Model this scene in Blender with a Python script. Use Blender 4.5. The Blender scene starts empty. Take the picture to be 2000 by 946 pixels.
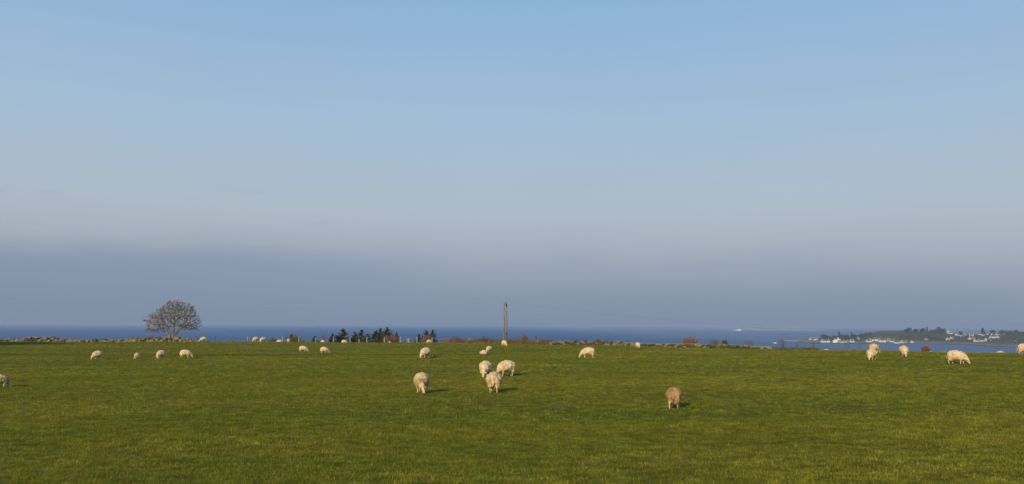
import bpy, bmesh, math, random
import numpy as np
from mathutils import Vector, Matrix, Euler, noise as mnoise

R = math.radians
S = bpy.context.scene
COL = S.collection
rnd = random.Random(7)
nr = np.random.RandomState(11)

# ------------------------------------------------------------------ camera
CAMZ = 28.0                      # eye above the sea
FPX = 1570.0                     # focal length in pixels of the 2000 px wide photograph
PITCH = math.atan(162.3 / FPX)
ROLL = 0.0047
ROT = Euler((math.pi / 2 + PITCH, 0, 0)).to_matrix() @ Matrix.Rotation(ROLL, 3, 'Z')
cam = bpy.data.cameras.new('camera')
cam.sensor_fit = 'HORIZONTAL'
cam.sensor_width = 36.0
cam.lens = 36.0 * FPX / 2000.0
cam.clip_start = 0.1
cam.clip_end = 120000.0
camo = bpy.data.objects.new('camera', cam)
COL.objects.link(camo)
camo.matrix_world = Matrix.Translation((0, 0, CAMZ)) @ ROT.to_4x4()
S.camera = camo

# ------------------------------------------------------------------ world and sun
SUN_EL, SUN_AZ = 21.0, 24.5      # shadows run 24.5 degrees to the right of straight ahead
W = bpy.data.worlds.new('World')
S.world = W
W.use_nodes = True
wn, wl = W.node_tree.nodes, W.node_tree.links
wn.clear()


def nd(tree, t, **kw):
    n = tree.nodes.new(t)
    for k, v in kw.items():
        setattr(n, k, v)
    return n


def lin(r, g, b):
    f = lambda c: ((c / 255 + 0.055) / 1.055) ** 2.4 if c > 10 else c / 255 / 12.92
    return (f(r), f(g), f(b), 1.0)


def ramp(tree, stops, interp='LINEAR'):
    n = tree.nodes.new('ShaderNodeValToRGB')
    cr = n.color_ramp
    cr.interpolation = interp
    while len(cr.elements) > 1:
        cr.elements.remove(cr.elements[-1])
    cr.elements[0].position, cr.elements[0].color = stops[0]
    for p, c in stops[1:]:
        e = cr.elements.new(p)
        e.color = c
    return n


def mathn(tree, op, a=None, b=None, c=None, clamp=False):
    n = tree.nodes.new('ShaderNodeMath')
    n.operation = op
    n.use_clamp = clamp
    for i, v in enumerate((a, b, c)):
        if v is None:
            continue
        if isinstance(v, (int, float)):
            n.inputs[i].default_value = v
        else:
            tree.links.new(v, n.inputs[i])
    return n.outputs[0]


wt = W.node_tree
tc = nd(wt, 'ShaderNodeTexCoord')
sep = nd(wt, 'ShaderNodeSeparateXYZ')
wl.new(tc.outputs['Generated'], sep.inputs[0])
sky = nd(wt, 'ShaderNodeTexSky', sky_type='NISHITA', sun_disc=False)
sky.sun_elevation = R(SUN_EL)
sky.sun_rotation = R(180 + SUN_AZ)
sky.air_density = 1.0
sky.dust_density = 2.0
skys = nd(wt, 'ShaderNodeVectorMath', operation='SCALE')
wl.new(sky.outputs[0], skys.inputs[0])
skys.inputs[3].default_value = 1.0
# clear air above: pale near the horizon, blue higher up (multiples of the world strength 0.1)
K = 10.0


def kc(r, g, b):
    c = lin(r, g, b)
    return (c[0], c[1], c[2], 1.0)


clear = ramp(wt, [(0.0, kc(160, 168, 186)), (0.075, kc(166, 174, 190)), (0.105, kc(172, 179, 193)), (0.14, kc(176, 188, 201)),
                  (0.19, kc(172, 191, 209)), (0.25, kc(165, 192, 217)), (0.32, kc(154, 188, 219)),
                  (0.385, kc(144, 183, 218)), (0.60, kc(100, 150, 205)), (1.0, kc(72, 122, 190))])
wl.new(sep.outputs[2], clear.inputs[0])
# distant bank of blue-grey haze cloud low over the sea, its top uneven
nz = nd(wt, 'ShaderNodeTexNoise')
nz.inputs['Scale'].default_value = 2.6
nz.inputs['Detail'].default_value = 7.0
mp = nd(wt, 'ShaderNodeMapping')
mp.inputs['Scale'].default_value = (1.0, 1.0, 5.0)
wl.new(tc.outputs['Generated'], mp.inputs[0])
wl.new(mp.outputs[0], nz.inputs['Vector'])
nzc = mathn(wt, 'MULTIPLY_ADD', nz.outputs[0], 0.10, -0.05)
top = mathn(wt, 'MULTIPLY_ADD', sep.outputs[0], -0.026, 0.082)
top2 = mathn(wt, 'ADD', top, nzc)
dz = mathn(wt, 'SUBTRACT', top2, sep.outputs[2])
bk = nd(wt, 'ShaderNodeMapRange', interpolation_type='SMOOTHSTEP')
wl.new(dz, bk.inputs[0])
soft = mathn(wt, 'MAXIMUM', mathn(wt, 'MULTIPLY_ADD', sep.outputs[0], 0.040, 0.046), 0.025)
wl.new(mathn(wt, 'MULTIPLY', soft, -1.0), bk.inputs[1])
wl.new(soft, bk.inputs[2])
bankc = ramp(wt, [(0.0, kc(130, 147, 172)), (0.03, kc(131, 147, 173)), (0.07, kc(134, 150, 177)),
                  (0.12, kc(146, 160, 186))])
wl.new(sep.outputs[2], bankc.inputs[0])
mixb = nd(wt, 'ShaderNodeMix', data_type='RGBA')
# thin cloud wisps hanging over the top of the bank
nw = nd(wt, 'ShaderNodeTexNoise')
nw.inputs['Scale'].default_value = 9.0
nw.inputs['Detail'].default_value = 6.0
mpw = nd(wt, 'ShaderNodeMapping')
mpw.inputs['Scale'].default_value = (1.0, 1.0, 7.0)
mpw.inputs['Location'].default_value = (0.4, 2.2, 0.3)
wl.new(tc.outputs['Generated'], mpw.inputs[0])
wl.new(mpw.outputs[0], nw.inputs['Vector'])
wm = nd(wt, 'ShaderNodeMapRange', interpolation_type='SMOOTHSTEP')
wl.new(nw.outputs[0], wm.inputs[0])
wm.inputs[1].default_value = 0.56
wm.inputs[2].default_value = 0.72
wband = ramp(wt, [(0.0, (0, 0, 0, 1)), (0.06, (0, 0, 0, 1)), (0.095, (1, 1, 1, 1)), (0.125, (1, 1, 1, 1)), (0.17, (0, 0, 0, 1))])
wl.new(sep.outputs[2], wband.inputs[0])
wisp = mathn(wt, 'MULTIPLY', mathn(wt, 'MULTIPLY', wm.outputs[0], wband.outputs[0]), mathn(wt, 'MULTIPLY_ADD', sep.outputs[0], -0.6, 0.16, clamp=True))
wl.new(mathn(wt, 'MAXIMUM', bk.outputs[0], wisp), mixb.inputs[0])
wl.new(clear.outputs[0], mixb.inputs[6])
wl.new(bankc.outputs[0], mixb.inputs[7])
# uneven thickness of the thin high haze
nz2 = nd(wt, 'ShaderNodeTexNoise')
nz2.inputs['Scale'].default_value = 1.6
nz2.inputs['Detail'].default_value = 5.0
mp2 = nd(wt, 'ShaderNodeMapping')
mp2.inputs['Scale'].default_value = (1.0, 1.0, 3.0)
mp2.inputs['Location'].default_value = (3.1, 0.7, 0.0)
wl.new(tc.outputs['Generated'], mp2.inputs[0])
wl.new(mp2.outputs[0], nz2.inputs['Vector'])
var = mathn(wt, 'MULTIPLY_ADD', nz2.outputs[0], 0.12, 0.94)
sc10 = nd(wt, 'ShaderNodeVectorMath', operation='SCALE')
wl.new(mixb.outputs[2], sc10.inputs[0])
wl.new(mathn(wt, 'MULTIPLY', var, K), sc10.inputs[3])
fin = nd(wt, 'ShaderNodeMix', data_type='RGBA')
fin.inputs[0].default_value = 0.88
wl.new(skys.outputs[0], fin.inputs[6])
wl.new(sc10.outputs[0], fin.inputs[7])
bg = nd(wt, 'ShaderNodeBackground')
bg.inputs[1].default_value = 0.1
wl.new(fin.outputs[2], bg.inputs[0])
wo = nd(wt, 'ShaderNodeOutputWorld')
wl.new(bg.outputs[0], wo.inputs[0])

sl = bpy.data.lights.new('sun', 'SUN')
sl.energy = 4.3
sl.angle = R(0.5)
sl.color = (1.0, 0.82, 0.56)
so = bpy.data.objects.new('sun', sl)
COL.objects.link(so)
sdir = Vector((math.sin(R(SUN_AZ)) * math.cos(R(SUN_EL)), math.cos(R(SUN_AZ)) * math.cos(R(SUN_EL)), -math.sin(R(SUN_EL))))
so.rotation_euler = sdir.to_track_quat('-Z', 'Y').to_euler()
so.location = (-40, -80, 90)

S.view_settings.view_transform = 'Standard'
S.view_settings.look = 'None'
S.view_settings.exposure = 0.0
S.view_settings.gamma = 1.0
S.cycles.volume_step_rate = 4.0
S.cycles.volume_bounces = 1
S.cycles.max_bounces = 6


# ------------------------------------------------------------------ helpers
def tag(o, label=None, cat=None, group=None, kind=None):
    if label: o['label'] = label
    if cat: o['category'] = cat
    if group: o['group'] = group
    if kind: o['kind'] = kind
    return o


def link(name, me, parent=None, loc=None):
    o = bpy.data.objects.new(name, me)
    COL.objects.link(o)
    if parent is not None:
        o.parent = parent
    if loc is not None:
        o.location = loc
    return o


class MB:
    """collects raw geometry and links it as one mesh"""
    def __init__(self):
        self.v, self.f = [], []

    def add(self, vs, fs):
        n = len(self.v)
        self.v += [tuple(p) for p in vs]
        self.f += [tuple(i + n for i in q) for q in fs]

    def box(self, c, s, rz=0.0, taper=1.0):
        x, y, z = s[0] / 2, s[1] / 2, s[2] / 2
        ca, sa = math.cos(rz), math.sin(rz)
        vs = []
        for dz in (-1, 1):
            k = taper if dz > 0 else 1.0
            for dx, dy in ((-1, -1), (1, -1), (1, 1), (-1, 1)):
                a, b = dx * x * k, dy * y * k
                vs.append((c[0] + a * ca - b * sa, c[1] + a * sa + b * ca, c[2] + dz * z))
        self.add(vs, [(3, 2, 1, 0), (4, 5, 6, 7), (0, 1, 5, 4), (1, 2, 6, 5), (2, 3, 7, 6), (3, 0, 4, 7)])

    def tube(self, pts, rads, n=5, cap=True):
        pts = [Vector(p) for p in pts]
        rings = []
        up = None
        for i, p in enumerate(pts):
            d = (pts[min(i + 1, len(pts) - 1)] - pts[max(i - 1, 0)])
            if d.length < 1e-9: d = Vector((0, 0, 1))
            d.normalize()
            if up is None:
                up = d.orthogonal().normalized()
            else:
                up = (up - d * up.dot(d))
                up = up.normalized() if up.length > 1e-6 else d.orthogonal().normalized()
            w = d.cross(up)
            rings.append([p + (up * math.cos(2 * math.pi * k / n) + w * math.sin(2 * math.pi * k / n)) * rads[i] for k in range(n)])
        vs = [q for r in rings for q in r]
        fs = []
        for i in range(len(pts) - 1):
            for k in range(n):
                a, b = i * n + k, i * n + (k + 1) % n
                fs.append((a, b, b + n, a + n))
        if cap:
            fs.append(tuple(range(n - 1, -1, -1)))
            fs.append(tuple(range((len(pts) - 1) * n, len(pts) * n)))
        self.add(vs, fs)

    def mesh(self, name, mat, smooth=False):
        me = bpy.data.meshes.new(name)
        me.from_pydata(self.v, [], self.f)
        if mat: me.materials.append(mat)
        if smooth: me.polygons.foreach_set('use_smooth', [True] * len(me.polygons))
        me.update()
        return me

    def build(self, name, mat, parent=None, smooth=False, loc=None):
        return link(name, self.mesh(name, mat, smooth), parent, loc)


def fast_mesh(name, verts, faces, mat, smooth=False):
    """verts (n,3) and faces (m,k) numpy arrays"""
    me = bpy.data.meshes.new(name)
    n, (m, k) = len(verts), faces.shape
    me.vertices.add(n)
    me.vertices.foreach_set('co', np.ascontiguousarray(verts, dtype=np.float32).ravel())
    me.loops.add(m * k)
    me.loops.foreach_set('vertex_index', np.ascontiguousarray(faces, dtype=np.int32).ravel())
    me.polygons.add(m)
    me.polygons.foreach_set('loop_start', np.arange(0, m * k, k, dtype=np.int32))
    me.polygons.foreach_set('loop_total', np.full(m, k, dtype=np.int32))
    me.update(calc_edges=True)
    if smooth: me.polygons.foreach_set('use_smooth', np.ones(m, dtype=bool))
    if mat: me.materials.append(mat)
    return me


def ray(px, py):
    d = ROT @ Vector(((px - 1000.0) / FPX, -(py - 473.0) / FPX, -1.0))
    return d


def at(px, py, Y):
    """the point seen at that pixel at forward distance Y"""
    d = ray(px, py)
    k = Y / d.y
    return Vector((d.x * k, Y, CAMZ + d.z * k))


def onsea(px, py):
    d = ray(px, py)
    k = -CAMZ / d.z
    return Vector((d.x * k, d.y * k, 0.0))


# ------------------------------------------------------------------ ground height
EDX = [-140, -78, -38.7, -18, 0, 10, 22, 41, 52, 90]
EDY = [132, 122, 121.6, 117, 111.0, 99.5, 86.0, 72, 68, 60]


def edge(x):
    return np.interp(x, EDX, EDY)


def ground(x, y):
    """height of the pasture and of the slope beyond its crest down to the sea"""
    x = np.asarray(x, float); y = np.asarray(y, float)
    d = np.where(x < 0, 2.5 - 0.0045 * np.maximum(x, -90), 2.5 - 0.0065 * np.minimum(x, 70))
    z = CAMZ - d
    und = (0.045 * np.sin(x * 0.31 + 1.3 * np.sin(y * 0.09)) * np.sin(y * 0.23 + 0.7 * np.sin(x * 0.11))
           + 0.02 * np.sin(x * 0.83 + y * 0.37 + 1.0) + 0.018 * np.sin(y * 1.07 - x * 0.21 + 2.0 * np.sin(x * 0.05)))
    z = z + und
    # an old plough furrow across the left half of the field
    fy = 65.5 - 0.035 * x + 0.8 * np.sin(x * 0.07)
    m = np.clip((8.0 - x) / 14.0, 0, 1)
    z = z - m * 0.10 * np.exp(-((y - fy) / 0.55) ** 2) + m * 0.05 * np.exp(-((y - fy + 1.4) / 0.7) ** 2)
    t = (y - edge(x)) * 0.93
    tt = np.clip(t + 3.0, 0, None)
    fall = np.where(tt < 15, 0.0042 * tt * tt, 0.0042 * 225 + 0.126 * (tt - 15))
    z = z - fall
    return np.maximum(z, -3.0)


def G(x, y):
    return float(ground(x, y))


def hit(px, py, zoff=0.0):
    d = ray(px, py)
    Y = 6.0
    while Y < 400:
        k = Y / d.y
        if CAMZ + d.z * k <= G(d.x * k, Y) + zoff:
            lo, hi = Y - 0.5, Y
            for _ in range(14):
                m = (lo + hi) / 2
                k = m / d.y
                if CAMZ + d.z * k <= G(d.x * k, m) + zoff: hi = m
                else: lo = m
            k = hi / d.y
            return Vector((d.x * k, hi, CAMZ + d.z * k))
        Y += 0.5
    return None


def px_of(p):
    v = ROT.transposed() @ (Vector(p) - Vector((0, 0, CAMZ)))
    return (1000 + FPX * v.x / -v.z, 473 - FPX * v.y / -v.z)


def on(px, Y):
    """ground point under pixel column px at forward distance Y"""
    x = at(px, 650, Y).x
    return Vector((x, Y, G(x, Y)))


def crest(px, t):
    """ground point t metres beyond the field's crest, seen in pixel column px"""
    Y = 100.0
    for _ in range(12):
        Y = float(edge(at(px, 660, Y).x)) + t
    return on(px, Y)


# ------------------------------------------------------------------ materials
def mat_new(name):
    m = bpy.data.materials.new(name)
    m.use_nodes = True
    nt = m.node_tree
    b = nt.nodes.get('Principled BSDF')
    return m, nt, b


def mat_noise(name, cols, scale=5.0, detail=4.0, rough=0.9, coord='Object', bump=0.0, bscale=None, spec=0.2, stretch=None, bdist=0.02):
    """colour from a noise ramp; cols = [(pos, (r,g,b)), ...] in linear values"""
    m, nt, b = mat_new(name)
    tc = nd(nt, 'ShaderNodeTexCoord')
    src = tc.outputs[coord]
    if stretch:
        mp = nd(nt, 'ShaderNodeMapping')
        mp.inputs['Scale'].default_value = stretch
        nt.links.new(src, mp.inputs[0])
        src = mp.outputs[0]
    n = nd(nt, 'ShaderNodeTexNoise')
    n.inputs['Scale'].default_value = scale
    n.inputs['Detail'].default_value = detail
    n.inputs['Roughness'].default_value = 0.6
    nt.links.new(src, n.inputs['Vector'])
    r = ramp(nt, [(p, (c[0], c[1], c[2], 1)) for p, c in cols])
    nt.links.new(n.outputs[0], r.inputs[0])
    nt.links.new(r.outputs[0], b.inputs['Base Color'])
    b.inputs['Roughness'].default_value = rough
    b.inputs['Specular IOR Level'].default_value = spec
    if bump:
        n2 = nd(nt, 'ShaderNodeTexNoise')
        n2.inputs['Scale'].default_value = bscale or scale * 4
        n2.inputs['Detail'].default_value = 4
        nt.links.new(src, n2.inputs['Vector'])
        bp = nd(nt, 'ShaderNodeBump')
        bp.inputs['Strength'].default_value = bump
        bp.inputs['Distance'].default_value = bdist
        nt.links.new(n2.outputs[0], bp.inputs['Height'])
        nt.links.new(bp.outputs[0], b.inputs['Normal'])
    return m


def field_colour(nt, extra=None):
    """patchy olive and green pasture, a function of the place only"""
    geo = nd(nt, 'ShaderNodeNewGeometry')
    n1 = nd(nt, 'ShaderNodeTexNoise'); n1.inputs['Scale'].default_value = 0.10; n1.inputs['Detail'].default_value = 5
    mp = nd(nt, 'ShaderNodeMapping'); mp.inputs['Scale'].default_value = (0.55, 1.25, 1)
    mp.inputs['Rotation'].default_value = (0, 0, R(-6))
    nt.links.new(geo.outputs['Position'], mp.inputs[0])
    nt.links.new(mp.outputs[0], n1.inputs['Vector'])
    n1.inputs['Roughness'].default_value = 0.65
    r1 = ramp(nt, [(0.30, (0.152, 0.172, 0.017, 1)), (0.46, (0.184, 0.193, 0.019, 1)),
                   (0.58, (0.210, 0.206, 0.022, 1)), (0.76, (0.250, 0.220, 0.027, 1))])
    nt.links.new(n1.outputs[0], r1.inputs[0])
    n2 = nd(nt, 'ShaderNodeTexNoise'); n2.inputs['Scale'].default_value = 2.2; n2.inputs['Detail'].default_value = 6
    n2.inputs['Roughness'].default_value = 0.7
    mp2 = nd(nt, 'ShaderNodeMapping'); mp2.inputs['Scale'].default_value = (0.7, 1.1, 1)
    nt.links.new(geo.outputs['Position'], mp2.inputs[0])
    nt.links.new(mp2.outputs[0], n2.inputs['Vector'])
    mr = nd(nt, 'ShaderNodeMapRange')
    mr.inputs[1].default_value = 0.3; mr.inputs[2].default_value = 0.7
    mr.inputs[3].default_value = 0.55; mr.inputs[4].default_value = 1.40
    nt.links.new(n2.outputs[0], mr.inputs[0])
    # a darker, wavering strip across the left half, and a paler strip before it
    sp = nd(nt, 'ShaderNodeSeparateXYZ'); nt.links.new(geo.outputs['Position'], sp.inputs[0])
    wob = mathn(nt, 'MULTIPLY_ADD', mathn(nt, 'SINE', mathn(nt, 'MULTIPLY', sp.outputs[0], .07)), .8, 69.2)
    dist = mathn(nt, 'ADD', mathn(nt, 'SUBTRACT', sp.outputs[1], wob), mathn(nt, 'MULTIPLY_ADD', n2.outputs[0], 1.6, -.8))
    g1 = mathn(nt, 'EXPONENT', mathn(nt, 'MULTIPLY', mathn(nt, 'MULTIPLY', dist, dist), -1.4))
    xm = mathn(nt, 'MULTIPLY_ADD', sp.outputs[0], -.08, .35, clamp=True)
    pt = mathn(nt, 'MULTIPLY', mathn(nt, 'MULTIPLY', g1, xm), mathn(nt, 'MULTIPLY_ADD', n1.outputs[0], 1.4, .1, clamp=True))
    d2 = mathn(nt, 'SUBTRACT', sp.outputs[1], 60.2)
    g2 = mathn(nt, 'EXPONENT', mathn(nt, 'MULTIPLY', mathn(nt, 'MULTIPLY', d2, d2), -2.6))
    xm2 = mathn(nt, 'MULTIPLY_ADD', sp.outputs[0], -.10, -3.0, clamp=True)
    strips = mathn(nt, 'ADD', mathn(nt, 'MULTIPLY_ADD', pt, -.55, 1.0), mathn(nt, 'MULTIPLY', mathn(nt, 'MULTIPLY', g2, xm2), .35))
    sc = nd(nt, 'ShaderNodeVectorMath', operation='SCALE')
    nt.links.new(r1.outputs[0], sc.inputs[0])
    nt.links.new(mathn(nt, 'MULTIPLY', mr.outputs[0], strips), sc.inputs[3])
    return sc.outputs[0]


M = {}
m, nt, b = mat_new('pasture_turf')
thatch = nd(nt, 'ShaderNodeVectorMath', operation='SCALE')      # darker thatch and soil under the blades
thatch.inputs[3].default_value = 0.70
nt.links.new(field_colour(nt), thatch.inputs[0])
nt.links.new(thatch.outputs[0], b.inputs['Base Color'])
b.inputs['Roughness'].default_value = 1.0
b.inputs['Specular IOR Level'].default_value = 0.05
g = nd(nt, 'ShaderNodeNewGeometry')
n = nd(nt, 'ShaderNodeTexNoise'); n.inputs['Scale'].default_value = 5.0; n.inputs['Detail'].default_value = 8; n.inputs['Roughness'].default_value = 0.75
nt.links.new(g.outputs['Position'], n.inputs['Vector'])
bp = nd(nt, 'ShaderNodeBump'); bp.inputs['Strength'].default_value = 0.9; bp.inputs['Distance'].default_value = 0.12
nt.links.new(n.outputs[0], bp.inputs['Height'])
nt.links.new(bp.outputs[0], b.inputs['Normal'])
M['turf'] = m

m, nt, b = mat_new('grass_blades')
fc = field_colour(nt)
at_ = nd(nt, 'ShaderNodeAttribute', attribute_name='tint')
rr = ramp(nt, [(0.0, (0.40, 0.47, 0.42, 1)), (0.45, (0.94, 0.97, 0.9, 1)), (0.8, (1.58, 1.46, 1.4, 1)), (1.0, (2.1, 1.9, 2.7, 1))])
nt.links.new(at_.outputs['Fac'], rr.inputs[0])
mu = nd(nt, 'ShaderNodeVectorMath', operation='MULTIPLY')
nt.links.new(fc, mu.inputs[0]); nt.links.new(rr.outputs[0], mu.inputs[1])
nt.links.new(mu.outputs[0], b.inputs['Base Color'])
b.inputs['Roughness'].default_value = 0.6
b.inputs['Specular IOR Level'].default_value = 0.08
tr = nd(nt, 'ShaderNodeBsdfTranslucent')
nt.links.new(mu.outputs[0], tr.inputs[0])
ms = nd(nt, 'ShaderNodeMixShader'); ms.inputs[0].default_value = 0.35
out = nt.nodes['Material Output']
nt.links.new(b.outputs[0], ms.inputs[1]); nt.links.new(tr.outputs[0], ms.inputs[2])
nt.links.new(ms.outputs[0], out.inputs[0])
M['blades'] = m

m, nt, b = mat_new('sea_water')
g = nd(nt, 'ShaderNodeNewGeometry')
mp = nd(nt, 'ShaderNodeMapping'); mp.inputs['Scale'].default_value = (0.004, 0.0015, 1)
nt.links.new(g.outputs['Position'], mp.inputs[0])
n = nd(nt, 'ShaderNodeTexNoise'); n.inputs['Scale'].default_value = 1.6; n.inputs['Detail'].default_value = 7
nt.links.new(mp.outputs[0], n.inputs['Vector'])
r = ramp(nt, [(0.3, (0.002, 0.074, 0.200, 1)), (0.7, (0.008, 0.094, 0.235, 1))])
nt.links.new(n.outputs[0], r.inputs[0])
# brighter sky reflection of the calm, sheltered inlet, painted into the base colour
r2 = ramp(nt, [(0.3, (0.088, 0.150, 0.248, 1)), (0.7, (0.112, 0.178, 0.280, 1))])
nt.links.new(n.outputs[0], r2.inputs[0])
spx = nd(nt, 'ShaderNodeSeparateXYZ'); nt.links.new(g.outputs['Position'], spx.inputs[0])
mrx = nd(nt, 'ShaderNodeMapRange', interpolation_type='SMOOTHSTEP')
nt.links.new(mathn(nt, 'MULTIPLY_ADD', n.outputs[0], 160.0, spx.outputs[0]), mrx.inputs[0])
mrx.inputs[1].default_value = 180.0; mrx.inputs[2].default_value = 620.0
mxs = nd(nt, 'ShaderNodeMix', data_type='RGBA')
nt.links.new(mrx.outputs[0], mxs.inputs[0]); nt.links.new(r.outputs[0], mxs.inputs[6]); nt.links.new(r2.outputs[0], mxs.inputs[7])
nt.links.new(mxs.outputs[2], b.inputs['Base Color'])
b.inputs['Roughness'].default_value = 0.55
b.inputs['Specular IOR Level'].default_value = 0.12
b.inputs['IOR'].default_value = 1.33
n2 = nd(nt, 'ShaderNodeTexNoise'); n2.inputs['Scale'].default_value = 0.35; n2.inputs['Detail'].default_value = 5
nt.links.new(g.outputs['Position'], n2.inputs['Vector'])
bp = nd(nt, 'ShaderNodeBump'); bp.inputs['Strength'].default_value = 1.0; bp.inputs['Distance'].default_value = 1.2
nt.links.new(n2.outputs[0], bp.inputs['Height'])
nt.links.new(bp.outputs[0], b.inputs['Normal'])
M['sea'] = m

M['fleece'] = mat_noise('cream_fleece', [(0.28, (0.36, 0.25, 0.12)), (0.45, (0.60, 0.45, 0.255)), (0.7, (0.73, 0.59, 0.385))], 5.5, 5, 1.0, bump=0.8, bscale=38, spec=0.05, bdist=0.03)
M['fleece_dirty'] = mat_noise('muddy_fleece', [(0.34, (0.24, 0.145, 0.055)), (0.47, (0.54, 0.40, 0.21)), (0.7, (0.70, 0.55, 0.32))], 3.2, 5, 1.0, bump=0.8, bscale=38, spec=0.05, bdist=0.03)
M['fleece_brown'] = mat_noise('tan_brown_fleece', [(0.3, (0.16, 0.09, 0.034)), (0.5, (0.34, 0.205, 0.085)), (0.72, (0.46, 0.295, 0.13))], 5, 5, 1.0, bump=0.8, bscale=38, spec=0.05, bdist=0.03)
M['skin'] = mat_noise('pale_face_hair', [(0.3, (0.50, 0.36, 0.20)), (0.7, (0.70, 0.55, 0.35))], 9, 3, 0.9, spec=0.1)
M['eye'] = mat_noise('dark_eye', [(0.3, (0.02, 0.015, 0.01)), (0.7, (0.03, 0.02, 0.015))], 9, 1, 0.25, spec=0.5)
M['stone'] = mat_noise('field_stone', [(0.25, (0.06, 0.05, 0.03)), (0.45, (0.17, 0.135, 0.08)), (0.62, (0.27, 0.215, 0.13)), (0.8, (0.38, 0.32, 0.21))], 2.4, 6, 0.95, bump=0.6, bscale=10, spec=0.1, coord='Object')
M['stone_dark'] = mat_noise('lichened_dark_stone', [(0.3, (0.03, 0.028, 0.02)), (0.55, (0.085, 0.072, 0.045)), (0.75, (0.19, 0.16, 0.10))], 2.8, 6, 0.95, bump=0.6, bscale=10, spec=0.1)
M['earth'] = mat_noise('dry_earth_and_grass', [(0.3, (0.05, 0.05, 0.02)), (0.5, (0.14, 0.12, 0.05)), (0.7, (0.24, 0.20, 0.10))], 2.0, 6, 1.0, bump=0.8, bscale=9, spec=0.05, bdist=0.08, coord='Object')
M['bark'] = mat_noise('grey_brown_bark', [(0.3, (0.14, 0.115, 0.08)), (0.6, (0.25, 0.205, 0.145)), (0.8, (0.33, 0.27, 0.19))], 3.0, 4, 0.9, spec=0.1)
M['twig'] = mat_noise('winter_twigs', [(0.3, (0.12, 0.095, 0.06)), (0.7, (0.24, 0.185, 0.12))], 2.0, 4, 0.9, spec=0.1)
M['twig_red'] = mat_noise('russet_twigs', [(0.3, (0.12, 0.065, 0.04)), (0.7, (0.27, 0.145, 0.09))], 1.6, 4, 0.9, spec=0.1)
M['twig_grey'] = mat_noise('grey_twigs', [(0.3, (0.07, 0.065, 0.06)), (0.7, (0.15, 0.135, 0.12))], 1.6, 4, 0.9, spec=0.1)
M['needle'] = mat_noise('dark_needles', [(0.3, (0.020, 0.034, 0.016)), (0.55, (0.050, 0.075, 0.034)), (0.75, (0.095, 0.120, 0.052))], 1.3, 5, 0.8, spec=0.15)
M['leaf_olive'] = mat_noise('olive_leaves', [(0.3, (0.03, 0.035, 0.012)), (0.6, (0.075, 0.078, 0.028)), (0.75, (0.12, 0.10, 0.04))], 2.0, 5, 0.8, spec=0.15)
M['bracken'] = mat_noise('dead_bracken', [(0.3, (0.09, 0.05, 0.028)), (0.55, (0.20, 0.12, 0.065)), (0.75, (0.32, 0.22, 0.13))], 1.5, 5, 0.9, spec=0.1)
M['drygrass'] = mat_noise('pale_dry_grass', [(0.3, (0.14, 0.13, 0.05)), (0.55, (0.28, 0.24, 0.11)), (0.75, (0.42, 0.36, 0.20))], 1.5, 5, 0.9, spec=0.1)
M['postwood'] = mat_noise('weathered_post_wood', [(0.3, (0.24, 0.22, 0.17)), (0.7, (0.42, 0.40, 0.33))], 4, 4, 0.9, spec=0.1, stretch=(4, 4, 0.6), bump=0.3)
M['polewood'] = mat_noise('weathered_pole_wood', [(0.3, (0.11, 0.108, 0.10)), (0.7, (0.24, 0.235, 0.22))], 3, 4, 0.85, spec=0.15, stretch=(5, 5, 0.4), bump=0.3)
M['metal'] = mat_noise('dull_galvanised_metal', [(0.3, (0.10, 0.10, 0.10)), (0.7, (0.18, 0.18, 0.18))], 5, 2, 0.5, spec=0.4)
M['wire'] = mat_noise('line_wire', [(0.3, (0.12, 0.12, 0.13)), (0.7, (0.20, 0.20, 0.21))], 0.5, 2, 0.5, spec=0.3)
M['insul'] = mat_noise('brown_porcelain', [(0.3, (0.10, 0.06, 0.04)), (0.7, (0.14, 0.09, 0.06))], 5, 2, 0.3, spec=0.5)
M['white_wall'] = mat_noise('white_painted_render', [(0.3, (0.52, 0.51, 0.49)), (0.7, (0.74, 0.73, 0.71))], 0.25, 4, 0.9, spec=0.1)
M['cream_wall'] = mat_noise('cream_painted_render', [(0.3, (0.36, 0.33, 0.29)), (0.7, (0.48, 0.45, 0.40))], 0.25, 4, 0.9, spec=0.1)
M['slate'] = mat_noise('grey_slate_roof', [(0.3, (0.09, 0.09, 0.095)), (0.7, (0.16, 0.155, 0.15))], 0.6, 5, 0.8, spec=0.2)
M['pale_roof'] = mat_noise('pale_grey_roof', [(0.3, (0.45, 0.45, 0.44)), (0.7, (0.62, 0.62, 0.60))], 0.5, 5, 0.7, spec=0.2)
M['pane'] = mat_noise('dark_window_glass', [(0.3, (0.02, 0.025, 0.03)), (0.7, (0.04, 0.045, 0.05))], 1, 2, 0.15, spec=0.5)
M['concrete'] = mat_noise('weathered_concrete', [(0.3, (0.16, 0.15, 0.14)), (0.7, (0.30, 0.28, 0.26))], 0.6, 5, 0.9, spec=0.1)
M['boatwhite'] = mat_noise('white_hull_paint', [(0.3, (0.78, 0.78, 0.77)), (0.7, (0.84, 0.84, 0.83))], 0.2, 2, 0.5, spec=0.3)
M['hull_dark'] = mat_noise('dark_hull_paint', [(0.3, (0.06, 0.05, 0.05)), (0.7, (0.10, 0.07, 0.06))], 0.2, 2, 0.5, spec=0.3)
M['rock'] = mat_noise('sea_rock', [(0.3, (0.05, 0.05, 0.045)), (0.6, (0.12, 0.11, 0.10)), (0.8, (0.22, 0.20, 0.17))], 0.05, 6, 0.95, spec=0.1, coord='Object')
M['far_island'] = mat_noise('far_island_turf', [(0.3, (0.22, 0.20, 0.17)), (0.5, (0.34, 0.32, 0.26)), (0.7, (0.60, 0.57, 0.5))], 0.012, 6, 0.95, spec=0.1, coord='Object')
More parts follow.
